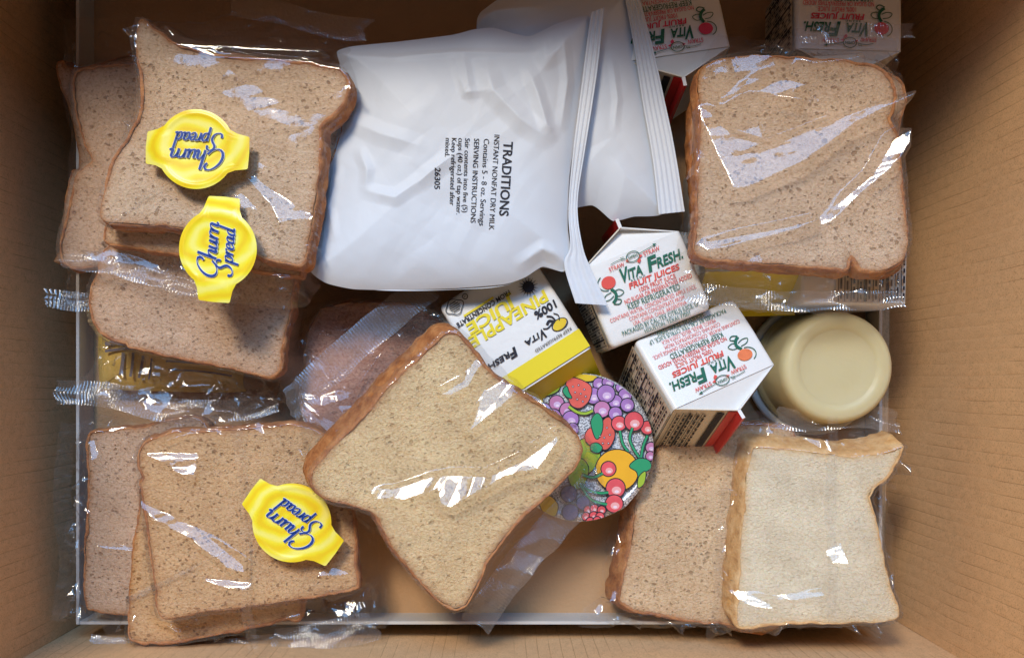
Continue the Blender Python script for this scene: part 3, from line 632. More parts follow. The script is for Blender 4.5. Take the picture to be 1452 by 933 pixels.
# --- centre pack, set like a diamond
r = bread_thing('bagged wheat slice turned like a diamond in the centre foreground, on the fruit lid', (620, 670))
sF = make_slice(r, [(640,470),(630,472),(618,482),(580,518),(530,570),(480,622),(448,658),(440,672),(442,690),(458,706),(494,717),(522,724),(536,736),(548,762),(574,800),(606,838),(634,862),(650,866),(664,858),(676,836),(694,796),(722,758),(768,712),(808,674),(824,648),(826,628),(812,606),(776,580),(736,556),(700,528),(676,500),(656,477),(648,471)],
                .084, (-0.10, 0.10), t=.016, crumb_m='crumbB', seed=91, shear=(-15, -12))
b = make_film(r, [(400,585),(590,400),(612,402),(640,440),(760,545),(850,640),(860,690),(840,735),(700,885),(668,892),(610,850),(520,770),(425,700)], .082, [sF], .052, seed=92, ang=.8,
              hl=[([(666,610),(690,550),(706,540),(728,544),(735,556),(700,584)], .001, 'b'), ([(524,690),(560,693),(612,675),(640,672),(690,674),(742,650),(788,616),(790,624),(764,662),(718,672),(640,716),(628,712),(622,690),(576,705),(538,705)], .001, 'b'),
                  ([(735,552),(760,560),(796,590),(775,580)],), ([(630,558),(660,540),(676,510),(680,516),(664,548),(640,560)],)])
strip(b, 'seal', [(404,582),(470,520),(540,460),(606,404)], 46, .066, seed=93, wave=.0008, glint=.15)
strip(b, 'seal', [(672,888),(720,820),(780,750),(838,696)], 46, .058, seed=94, wave=.002, glint=.5)

# --- lower right: wheat behind, white in front
r = bread_thing('bagged wheat slice at the lower right, tucked beside the white slice', (960, 760))
sH = make_slice(r, [(930,640),(960,618),(1090,600),(1130,640),(1110,880),(1016,884),(960,878),(906,869),(884,860),(877,848),(884,810),(893,760),(898,715),(902,690)], .036, (0.03, 0), t=.016, crumb_m='crumbE', seed=101, shear=(-17, 0))
b = make_film(r, [(880,620),(960,596),(1140,590),(1140,890),(1040,900),(828,894),(834,874),(860,840),(870,720)], .037, [sH], .022, seed=102, hl=[([(842,872),(858,862),(862,878),(850,880)],)], amp_in=.5)
r = bread_thing('bagged white bread slice with golden crust, lower right corner', (1150, 750))
sI = make_slice(r, [(1064,640),(1074,632),(1130,636),(1200,644),(1250,640),(1281,630),(1277,646),(1258,676),(1236,702),(1238,716),(1248,762),(1262,826),(1275,866),(1272,876),(1256,881),(1190,883),(1110,886),(1056,891),(1044,884),(1042,862),(1048,780),(1054,700)], .056, (0.10, -0.09), t=.018, crumb_m='crumbW', crust_m='crustW', seed=111, shear=(-15, -25))
b = make_film(r, [(1040,600),(1090,584),(1270,580),(1284,600),(1290,660),(1286,890),(1220,896),(1060,910),(1012,925),(1020,860),(1028,700)], .056, [sI], .034, seed=112, amp_in=.8,
              hl=[([(1024,818),(1040,836),(1086,852),(1090,858),(1060,856),(1036,842)], .001, 'b'), ([(1090,842),(1160,834),(1164,840),(1120,848)],), ([(1168,778),(1186,764),(1196,796),(1176,796)], .001, 'b'), ([(1170,624),(1176,640),(1182,642),(1178,622)], .001, 'b'), ([(1250,700),(1262,706),(1256,712)],)])
strip(b, 'back_seam', [(1182,590),(1180,650),(1178,720),(1180,800),(1180,880)], 14, .066, False, 'seam', seed=113, wave=.0004)
strip(b, 'seal', [(1096,590),(1150,596),(1220,590),(1280,600)], 30, .044, seed=114, wave=.0035, lamp=BULB)

# --- upper right
r = bread_thing('bagged wheat bread slice in the upper right corner, lying on juice cartons', (1135, 240))
sJ2 = make_slice(r, [(1000,110),(1262,104),(1276,200),(1286,340),(1270,384),(1210,388),(1000,372),(990,340)], .078, (0, 0), crumb_m='crumbA', seed=121)
sJ = make_slice(r, [(988,112),(1002,92),(1032,81),(1100,80),(1180,84),(1236,90),(1262,106),(1273,132),(1268,158),(1263,170),(1272,190),(1280,250),(1286,310),(1288,348),(1278,372),(1250,385),(1222,384),(1212,376),(1207,366),(1203,380),(1190,384),(1120,378),(1040,373),(1000,368),(984,358),(983,336),(987,270),(991,180)], .094, (0, 0), t=.014, crumb_m='crumbA', seed=122, shear=(0, 5))
b = make_film(r, [(1030,30),(1296,36),(1300,90),(1290,200),(1294,360),(1278,436),(1200,440),(1000,432),(962,404),(980,300),(985,130)], .092, [sJ, sJ2], .074, seed=123, amp_in=.7, amp_out=1.2,
              hl=[([(989,156),(1004,166),(1034,200),(1082,216),(1170,182),(1266,152),(1262,158),(1190,190),(1130,236),(1050,274),(1032,276),(1010,220)], .001), ([(1024,142),(1060,118),(1088,114),(1134,130),(1112,138),(1126,152),(1090,142),(1060,134)], .001),
                  ([(1274,194),(1272,216),(1250,246),(1170,318),(1150,322),(1180,296),(1226,254),(1254,206)], .001, 'b'), ([(986,342),(1002,346),(1090,330),(1146,318),(1120,330),(1030,352),(1000,356)], .001), ([(1098,66),(1122,80),(1150,92),(1210,90),(1200,95),(1150,97),(1116,84)],), ([(1036,72),(1086,62),(1060,72)],)])
strip(b, 'seal', [(968,412),(1060,424),(1160,428),(1280,424)], 28, .079, seed=124, wave=.0024, lamp=BULB)
strip(b, 'seal', [(1140,52),(1220,46),(1296,44)], 24, .086, seed=125, wave=.002, lamp=BULB)

# ------------------------------------------------------------------ milk powder pouches
def pouch(name, label, outline, z0, bulge, seed, g=(0, 0), ridges=(), lam=.014, wr=1.0, down=.8):
    P0 = WP(outline, z0 + bulge * .3); c = P0.mean(0)
    r = thing(name, label, 'milk pouch', (c[0], c[1], .004), 'milk powder pouches')
    P = ccw(smooth_loop(P0, 420, True, .30))
    v, f = ring_fill(P, np.linspace(1, .01, 120)); x, y = v[:, 0], v[:, 1]
    Pd = P[::3]
    def zfun(q):
        x, y = q[:, 0], q[:, 1]; e = np.maximum(-sdist(q, Pd), 0)
        dome = 1 - np.exp(-e / lam)
        z = z0 + g[0] * (x - c[0]) + g[1] * (y - c[1]) + bulge * dome
        edge = np.exp(-e / .02)
        z = z + wr * dome * ((vnoise(x, y, .05, seed) - .5) * .006 + (facets(x, y, .034, seed + 1, .9, 1.8, .5) - .5) * .0044 + (facets(x, y, .016, seed + 2, -.5, 2.0, .5) - .5) * .0024 * (0.5 + edge) + (vnoise(x, y, .006, seed + 4) - .5) * .0003 + (facets(x, y, .0075, seed + 5, 1.1, 2.2, .5) - .5) * .0009)
        for line, hgt, wd in ridges:
            L = WP(line, z0 + bulge); dd = np.full(len(q), 1e9); tt = np.zeros(len(q))
            for k in range(len(L) - 1):
                ab = L[k + 1] - L[k]; t = np.clip(((q - L[k]) @ ab) / (ab @ ab), 0, 1); qd = q - L[k] - t[:, None] * ab
                d_ = np.sqrt((qd ** 2).sum(1)); s_ = (k + t) / (len(L) - 1); tt = np.where(d_ < dd, s_, tt); dd = np.minimum(dd, d_)
            w = MM(wd, z0); z = z + hgt * np.clip(1 - dd / w, 0, 1) ** 1.3 * (.25 + .75 * np.sin(np.pi * np.clip(tt * .9 + .05, 0, 1)))
        return z
    z = zfun(v); e = np.maximum(-sdist(v, Pd), 0)
    zb = z0 + g[0] * (x - c[0]) + g[1] * (y - c[1]) - down * bulge * (1 - np.exp(-e / .02)) - .0004
    mb = MB(); mb.add(np.column_stack((v, z)), f); mb.add(np.column_stack((v, zb)), [q[::-1] for q in f])
    body = mb.build('pouch_body', M['pouch'], r, True)
    return r, zfun
def sheet(root, name, rows_px, z, mt, ribs=0, rib_h=.0003, seed=1, along=True, amp=.0012, zs=None, thick=.0005):
    """flat seal flange between two photo lines (left and right), ribbed along its length"""
    A = smooth_loop(rows_px[0], 90, False); B = smooth_loop(rows_px[1], 90, False); nj = max(12, ribs * 8) + 1; R = []
    zz0 = np.interp(np.linspace(0, 1, 90), np.linspace(0, 1, len(zs)), zs) if zs else np.full(90, z)
    for j in range(nj):
        t = j / (nj - 1); q = A + (B - A) * t
        k = (H - zz0) / FPX; w = np.column_stack(((q[:, 0] - CX) * k, -(q[:, 1] - CY) * k))
        zz = zz0 + amp * (facets(w[:, 0], w[:, 1], .02, seed, .4, 1.8) - .5) + amp * (vnoise(w[:, 0], w[:, 1], .025, seed + 2) - .5)
        if ribs: zz = zz + rib_h * math.sin(2 * math.pi * ribs * t)
        R.append(np.column_stack((w, zz)))
    n1 = len(R); R2 = R + [q - (0, 0, thick) for q in R[::-1]] + [R[0]]
    v, f = loft(R2, False)
    return mesh(name, v, f, M[mt], root, True)

rR, _ = pouch('milk_powder_pouch', 'blank white foil pouch behind the printed milk pouch, ribbed seal on its right', [(676,30),(690,8),(730,-14),(840,-18),(896,-14),(908,60),(926,150),(938,230),(944,300),(900,306),(870,312),(840,290),(780,300),(700,280),(680,150)], .068, .010, 205, wr=.8,
              ridges=[([(664,36),(700,12),(760,6)], .003, 16), ([(870,90),(876,140),(872,180)], .0012, 9)], down=.4)
sheet(rR, 'ribbed_seal', ([(884,-14),(898,60),(912,150),(926,230),(934,304)], [(904,-14),(924,60),(944,150),(960,230),(971,300)]),   .0735, 'pouch_seal', ribs=5, rib_h=.00022, seed=211, amp=.0008)

QO = [(436,380),(442,330),(452,250),(466,170),(482,100),(476,70),(500,62),(560,56),(640,46),(672,38),(700,36),(750,48),(790,30),(838,20),(830,90),(818,180),(808,250),(806,320),(812,372),(798,384),(770,377),(745,392),(715,402),(640,408),(560,410),(500,409),(460,400)]
rQ, zQ = pouch('milk_powder_pouch', 'puffy white foil pouch printed with milk powder instructions, top centre', QO, .080, .0135, 221, wr=1.0, lam=.016,
               ridges=[([(690,100),(700,130),(740,170),(772,190)], .0034, 20), ([(750,100),(762,130),(776,175),(784,185)], .003, 14), ([(655,75),(662,110),(668,135)], .0022, 12), ([(640,80),(660,132),(690,128)], .0015, 10),
                       ([(592,260),(610,245),(650,215)], .0022, 16), ([(500,170),(540,190),(590,206)], .0018, 18), ([(510,215),(520,240),(518,262)], .002, 12), ([(520,270),(560,280),(592,258)], .002, 14), ([(770,40),(775,80),(800,60)], .0024, 18),
                       ([(800,50),(806,110),(798,170)], .002, 12), ([(480,70),(560,78),(640,70),(690,72),(760,70)], .0016, 9), ([(740,370),(770,350),(800,362)], .0022, 14), ([(470,330),(462,290),(476,240)], .0018, 12)])
sheet(rQ, 'ribbed_seal', ([(838,18),(826,110),(812,220),(806,300),(808,350),(800,376),(816,430)], [(857,11),(847,100),(830,210),(819,290),(826,350),(842,390),(862,433)]), .083, 'pouch_seal', ribs=3, rib_h=.0003, seed=225, zs=[.084,.085,.085,.084,.083,.083], amp=.0016)
sheet(rQ, 'side_flap', ([(432,372),(470,402),(540,412),(640,411),(720,404),(760,380),(800,386)], [(440,360),(475,390),(540,400),(640,398),(720,388),(760,366),(800,370)]), .0795, 'pouch_seal', seed=228, amp=.0012)
def drape(root, name, segs, zfun, zr, mt):
    mb = MB()
    for s, p0, p1, h, bold in segs:
        a = W(p0, zr); b_ = W(p1, zr); d = b_ - a; Ln = np.linalg.norm(d); d /= Ln; up = np.array((-d[1], d[0]))
        v, f = text2d(s, Ln, MM(h, zr), bold)
        q = a + np.outer(v[:, 0], d) + np.outer(v[:, 1], up)
        mb.add(np.column_stack((q, zfun(q) + .00035)), f)
    return mb.build(name, M[mt], root)
drape(rQ, 'printed_lettering', [('TRADITIONS', (714.6,195), (708,302), 13, .018), ('INSTANT NONFAT DRY MILK', (701,186), (693,322), 7.5, 0.0), ('Contains 5 - 8 oz. Servings', (686,192), (679,316), 7.6, .003),
      ('SERVING INSTRUCTIONS', (672,192), (666.5,312), 7.2, .006), ('Stir contents into five (5)', (659,192), (655,297), 6.8, .006), ('cups (40 oz.) of tap water.', (649.5,192), (646,300), 6.8, .006),
      ('Keep refrigerated after', (640,192), (636.5,287), 6.8, .006), ('mixed.', (631,192), (630,219), 6.8, .006), ('26305', (616,235), (614.5,264), 7.8, .012)], zQ, .099, 'ink')

# ------------------------------------------------------------------ juice cartons
CW = 0.0275
def carton(label, px, z, xdir, zdir, kind, hh=.80, fin=(0.0, .005, 0.0), sd=-1, group='juice cartons', ww=1.0):
    """gable-top carton lying on its back; local x right, y up the carton, z out of the printed face; px = photo point of the face centre"""
    w = CW * ww; h = hh * 2 * w; g = .55 * w; d = 2 * w
    Z = np.array(zdir, float); Z /= np.linalg.norm(Z)
    X = np.array((xdir[0], -xdir[1], 0.0)); X -= (X @ Z) * Z; X /= np.linalg.norm(X); Y = np.cross(Z, X)
    c = W(px, z); org = np.array((c[0], c[1], z)) - Y * h / 2
    T = lambda p: org + np.outer(np.asarray(p, float)[:, 0], X) + np.outer(np.asarray(p, float)[:, 1], Y) + np.outer(np.asarray(p, float)[:, 2], Z)
    base = T([(0, h / 2, -d)])[0]
    r = thing('juice_carton', label, 'juice carton', (base[0], base[1], max(base[2], .004)), group)
    # rounded-edge body: cross-section loop in x,z swept along y
    rr = .0022; sec = []
    for sx, sz, a0 in ((1, 0, 0), (-1, 0, 90), (-1, -1, 180), (1, -1, 270)):
        cx_, cz_ = sx * (w - rr), (-rr if sz == 0 else -d + rr)
        for a in range(0, 91, 18):
            t = math.radians(a0 + a); sec.append((cx_ + rr * math.cos(t), cz_ + rr * math.sin(t)))
    sec = np.array(sec)
    rings = []
    for yy, s in ((0.0, .94), (.0012, .985), (.003, 1), (h * .25, 1.004), (h * .5, 1.008), (h * .75, 1.004), (h, 1)):
        q = (sec - (0, -w)) * s + (0, -w); rings.append(T(np.column_stack((q[:, 0], np.full(len(q), yy), q[:, 1]))))
    v, f = loft(rings); f = [q[::-1] for q in f]
    f.append(list(range(len(sec))))
    mesh('carton_body', v, f, M['carton'], r, True)
    # gable: two roof panels to the ridge, folded-in gussets front and back, fin
    e = .0006
    def slab(a, b_, c_, d_, m, name, th=.0006):
        P4 = T([a, b_, c_, d_]); n = np.cross(P4[1] - P4[0], P4[2] - P4[0]); n /= np.linalg.norm(n)
        v = np.vstack((P4, P4 - n * th)); return mesh(name, v, [[0,1,2,3],[7,6,5,4],[0,4,5,1],[1,5,6,2],[2,6,7,3],[3,7,4,0]], m, r)
    gm = M['yellow'] if kind == 'pineapple' else M['carton']
    ry = h + g * .85
    if kind == 'pineapple':
        rz = -w * .9; ry = h + .015
        slab((-w + e, h, -e), (w - e, h, -e), (w - e, ry, rz), (-w + e, ry, rz), M['yellow'], 'roof_panel')
        slab((w - e, h, -d + e), (-w + e, h, -d + e), (-w + e, ry, rz - .001), (w - e, ry, rz - .001), M['yellow'], 'roof_panel')
        mb = MB()
        for sx in (-1, 1):
            mesh('gusset', T([(sx * (w - e), h, -e), (sx * (w - e), h, -d + e), (sx * w * .55, ry, rz)]), [[0, 1, 2]], M['carton'], r)
        vv = T([(-w + e, ry - .0006, rz - .0005), (w - e, ry - .0006, rz - .0005), (w - e, ry - .0006, rz - .0022), (-w + e, ry - .0006, rz - .0022), (-w + e, ry + .007, rz - .0005), (w - e, ry + .007, rz - .0005), (w - e, ry + .007, rz - .0022), (-w + e, ry + .007, rz - .0022)])
        mesh('fin', vv, [[0,1,2,3],[7,6,5,4],[0,4,5,1],[1,5,6,2],[2,6,7,3],[3,7,4,0]], M['yellow'], r)
    else:
        slab((-w + e, h, -d + e), (-w + e, h, -e), (-e, ry, -e), (-e, ry, -d + e), M['cream'] if kind != 'pineapple' and sd < 0 else gm, 'roof_panel')
        slab((w - e, h, -e), (w - e, h, -d + e), (e, ry, -d + e), (e, ry, -e), M['cream'] if kind != 'pineapple' and sd > 0 else gm, 'roof_panel')
        ap = (0, h + g * .80, -w * .22)
        mb = MB()
        tri = T([(-w + e, h - .0002, -e), (w - e, h - .0002, -e), ap]); mb.add(tri, [[0, 1, 2]])
        wl = T([(-w + e, h, -e), ap, (-e * 1.2, ry, -e)]); mb.add(wl, [[0, 1, 2]])
        wr_ = T([(w - e, h, -e), (e * 1.2, ry, -e), ap]); mb.add(wr_, [[0, 1, 2]])
        mb.build('gusset', M['carton'], r)
        fx, fy, fz = fin
        f0 = [(-.0009, ry - .0003, -e), (.0009, ry - .0003, -e), (.0009, ry - .0003, -d + e), (-.0009, ry - .0003, -d + e)]
        f1 = [(p[0] + fx, p[1] + fy, p[2] + fz) for p in f0]
        vv = T(f0 + f1)
        mesh('fin', vv, [[0,1,2,3],[7,6,5,4],[0,4,5,1],[1,5,6,2],[2,6,7,3],[3,7,4,0]], [M['redpanel'] if kind != 'pineapple' else M['yellow'], M['carton']], r, mi=[0,0,1,0,0,0])
    U = 2 * w
    FZ = .0009
    bulge = lambda v_: 1.0
    def face_print(name, mt, pieces):
        mb = MB()
        for k, (v, f) in enumerate(pieces):
            q = np.column_stack((v[:, 0] * U - w, v[:, 1] * U * (hh / .8 if kind != 'pineapple' else 1), np.full(len(v), FZ + .00002 * k))); mb.add(T(q), f)
        return mb.build(name, M[mt], r)
    def at(s, u0, u1, v0, hgt, bold=0.0, shear=0.0):
        v, f = text2d(s, u1 - u0, hgt, bold, shear); return v + (u0, v0), f
    redk = {'apple': 'red', 'orange': 'red', 'cherry': 'pink'}.get(kind, 'red')
    frk = {'apple': 'red', 'orange': 'ored', 'cherry': 'pink'}.get(kind, 'red')
    if kind in ('apple', 'orange', 'cherry'):
        face_print('green_lettering', 'green', [at('V', .30, .385, .545, .125, .035, .25), at('ITA', .385, .53, .553, .085, .035, .25), at('F', .585, .67, .545, .13, .035, .25), at('RESH.', .675, .93, .55, .088, .03, .25),
            at('B R A N D', .40, .54, .522, .018, .02), at('KEEP REFRIGERATED', .28, .80, .285, .055, .004), at('PACKAGED BY CAL-TEX CITRUS JUICE, LP', .14, .90, .075, .045, .004), at('HOUSTON, TEXAS 77007', .34, .80, .022, .042, .004),
            at('TO', .385, .42, .745, .025, .02), at('OPEN', .455, .545, .727, .026, .02),
            stroke2d(np.array([(.5 + .062 * math.cos(a), .738 + .048 * math.sin(a)) for a in np.linspace(0, 6.28, 14, endpoint=False)]), lambda a: .004, 40, True),
            stroke2d([(.28, .745), (.36, .755), (.43, .742)], lambda a: .003, 10), stroke2d([(.565, .742), (.64, .752), (.72, .765)], lambda a: .003, 10), (np.array([(.715, .752), (.75, .77), (.712, .78)]), [[0, 1, 2]])])
        src = {'apple': ('CONTAINS WATER, CONCENTRATED APPLE JUICE.', 'USA, CHINA, CHILE, ARGENTINA'), 'orange': ('CONTAINS WATER, CONCENTRATED ORANGE JUICE.', 'MEXICO, BRAZIL, BELIZE, COSTA RICA'), 'cherry': ('CONTAINS WATER, CONCENTRATED JUICE.', 'USA, CHINA, CHILE')}[kind]
        face_print('red_lettering', redk, [at('FRUIT JUICES', .36, .86, .463, .052, .03, .2), at('100% FRUIT JUICE', .44, .80, .40, .043, .01), at('NO SUGAR OR PRESERVATIVES ADDED', .27, .94, .345, .042, .008),
            at(src[0], .08, .94, .235, .038), at('CONTAINS CONCENTRATE FROM', .25, .80, .182, .038), at(src[1], .27, .80, .130, .038), at('STRAW', .25, .40, .685, .04, .01), at('STRAW', .60, .76, .70, .04, .01),
            (np.array([(.535, .655), (.56, .68), (.548, .71), (.52, .68)]), [[0, 1, 2, 3]]), (np.array([(.42, .72), (.455, .70), (.445, .74)]), [[0, 1, 2]]), (np.array([(.555, .70), (.59, .715), (.56, .735)]), [[0, 1, 2]])])
        lg = face_print('fruit_emblem', frk, [disc2d(.20, .595, .068, .06)])
        face_print('emblem_outline', 'green', [stroke2d(np.array([(.185 + .085 * math.cos(a), .60 + .075 * math.sin(a)) for a in np.linspace(2.0, 4.6, 8)]), lambda a: .004, 20), stroke2d([(.20, .53), (.225, .48), (.21, .43), (.17, .40)], lambda a: .014, 12), stroke2d([(.22, .50), (.27, .50), (.30, .46), (.25, .44), (.215, .46)], lambda a: .004, 16), stroke2d([(.19, .50), (.13, .49), (.10, .45), (.15, .44), (.20, .46)], lambda a: .004, 16), stroke2d([(.20, .43), (.25, .40), (.22, .37), (.17, .39)], lambda a: .005, 12)])
        # printed roof stripe and facts panel on the side next to the face
        def side_print(name, mt, rects, sd=-1, off=.0011):
            mb = MB()
            for (a0, a1, y0, y1) in rects:      # a along depth 0..1 from the face, y along height 0..1
                xs = sd * (w + off); p = T([(xs, y0 * h, -a0 * d), (xs, y1 * h, -a0 * d), (xs, y1 * h, -a1 * d), (xs, y0 * h, -a1 * d)]); mb.add(p, [[0, 1, 2, 3]] if sd < 0 else [[3, 2, 1, 0]])
            return mb.build(name, M[mt], r)
        rg = random.Random(hash(kind) % 7 + 3 if False else 5)
        side_print('side_panel', 'cream', [(.06, .94, .03, .99)], sd, .0009)
        bars = []
        for k in range(13):
            y0 = .06 + k * .07; bars.append((.08, .92, y0, y0 + (.022 if k % 4 == 1 else .008)))
            a = .12
            while a < .8:
                l_ = rg.uniform(.03, .10)
                if rg.random() < .8: bars.append((a, a + l_, y0 + .028, y0 + .052))
                a += l_ + .025
        side_print('facts_panel_lines', 'ink', bars, sd, .0012)
        def roof_print(name, mt, rects, off=.0008):
            mb = MB(); A = np.array((sd * w, h, 0)); Bv = np.array((-sd * w, ry - h, 0)); nn = np.array((sd * (ry - h), w, 0)); nn /= np.linalg.norm(nn)
            for (a0, a1, y0, y1) in rects:
                p = T([A + Bv * y + np.array((0, 0, -a * d)) + nn * off for a, y in ((a0, y0), (a0, y1), (a1, y1), (a1, y0))]); mb.add(p, [[0, 1, 2, 3] if sd < 0 else [3, 2, 1, 0]])
            return mb.build(name, M[mt], r)
        roof_print('red_roof_stripe', 'redpanel', [(.02, .98, .84, .97)])
        rb = [(.05, .95, .68, .80)]
        for k in range(5):
            y0 = .06 + k * .10; rb.append((.05, .95, y0, y0 + (.03 if k == 2 else .01))); a = .1
            while a < .85:
                l_ = rg.uniform(.03, .12); rb.append((a, a + l_, y0 + .04, y0 + .075)); a += l_ + .03
        roof_print('roof_print', 'ink', rb)
    elif kind == 'facts':
        rg = random.Random(4); bars = []
        def bar(u0, u1, v0, v1): bars.append((np.array([(u0, v0), (u1, v0), (u1, v1), (u0, v1)]), [[0, 1, 2, 3]]))
        u_ = .34
        while u_ < .96:
            w_ = rg.choice((.008, .012, .03)); bar(u_, u_ + w_, .02, .70); v_ = .04
            while v_ < .66:
                l_ = rg.uniform(.03, .12); bar(u_ + w_ + .012, u_ + w_ + .03, v_, v_ + l_); v_ += l_ + .025
            u_ += w_ + .05
        face_print('cream_panel', 'cream', [(np.array([(.32, .01), (.98, .01), (.98, .72), (.32, .72)]), [[0, 1, 2, 3]])])
        FZ = .0014; face_print('facts_panel_lines', 'ink', bars)
    else:
        face_print('yellow_band', 'yellow', [(np.array([(.0, .885), (1.0, .885), (1.0, hh - .022), (.0, hh - .022)]), [[0, 1, 2, 3]])])
        face_print('yellow_lettering', 'yellow', [at('PINEAPPLE', .08, .93, .40, .105, .03, .12), at('JUICE', .36, .88, .285, .10, .035, .12), (np.array([(.52, .195), (.85, .195), (.85, .215), (.52, .215)]), [[0, 1, 2, 3]])])
        face_print('black_lettering', 'ink', [at('100%', .05, .28, .53, .07, .035, .15), at('FROM CONCENTRATE', .36, .95, .225, .042, .03, .1), at('V', .27, .34, .705, .08, .04, .25), at('ITA', .345, .50, .71, .05, .03, .25), at('F', .60, .67, .705, .08, .04, .25), at('RESH.', .675, .93, .71, .05, .03, .25),
            at('KEEP REFRIGERATED', .06, .46, .83, .028, .006), *[(np.array([(.875 - l_, y_), (.875 + l_, y_), (.875 + l_, y_ + .008), (.875 - l_, y_ + .008)]), [[0, 1, 2, 3]]) for y_, l_ in ((.12, .035), (.10, .05), (.08, .055), (.06, .05), (.04, .035))],
            stroke2d(np.array([(.875 + .085 * math.cos(a) * (1 + .10 * math.cos(4 * a)), .085 + .07 * math.sin(a) * (1 + .12 * math.cos(4 * a))) for a in np.linspace(0, 6.28, 24, endpoint=False)]), lambda a: .004, 60, True),
            stroke2d(np.array([(.74 + .024 * math.cos(a), .055 + .024 * math.sin(a)) for a in np.linspace(0, 6.28, 10, endpoint=False)]), lambda a: .004, 24, True), at('U', .73, .75, .045, .02, .01)]
            + [(np.array([(.19 + .05 * math.cos(a), .30 + .05 * math.sin(a)), (.19 + .10 * math.cos(a + .09), .30 + .10 * math.sin(a + .09)), (.19 + .05 * math.cos(a + .2), .30 + .05 * math.sin(a + .2))]), [[0, 1, 2]]) for a in np.linspace(0, 6.0, 16)] + [disc2d(.19, .30, .055)])
        face_print('fruit_emblem', 'amber', [disc2d(.13, .755, .075, .045, rot=.2)])
        face_print('emblem_outline', 'ink', [stroke2d(np.array([(.13 + .08 * math.cos(a), .755 + .05 * math.sin(a)) for a in np.linspace(0, 6.28, 12, endpoint=False)]), lambda a: .005, 30, True), stroke2d([(.155, .715), (.195, .675), (.235, .695)], lambda a: .012, 10), stroke2d([(.145, .705), (.155, .655), (.195, .625)], lambda a: .008, 10), stroke2d([(.175, .705), (.245, .725), (.285, .705)], lambda a: .006, 10), stroke2d([(.115, .725), (.095, .675), (.125, .635)], lambda a: .005, 10)])
    return r
carton('apple juice carton lying face up, its red gable tucked under the milk pouch seal', (916, 411), .074, (.927, -.377), (.02, .02, 1), 'apple', hh=.78)
carton('orange juice carton lying face up, gable pointing down to the white bread', (999, 499), .073, (-.89, .455), (.04, .42, 1), 'orange', sd=1, ww=1.08, hh=.70)
carton('yellow pineapple juice carton in the centre, half under the milk pouch', (730, 464), .064, (-.843, .538), (0, .02, 1), 'pineapple', hh=1.1)
carton('juice carton with a red fruit emblem at the top edge, right beside the blank pouch', (950, 22), .066, (-.985, .17), (.02, .20, 1), 'cherry', sd=1)
carton('juice carton with a red fruit emblem at the top edge, above the upper right bread', (1204, 12), .066, (-1, -.02), (.02, .06, 1), 'cherry', sd=1)
carton('pineapple juice carton seen dimly through film under the upper right slice, left one', (1072, 302), .060, (-1, .02), (0, 0, 1), 'pineapple', hh=1.1)
carton('juice carton seen dimly through film under the upper right slice, right one', (1212, 364), .060, (1, .02), (0, 0, 1), 'facts', hh=.9)

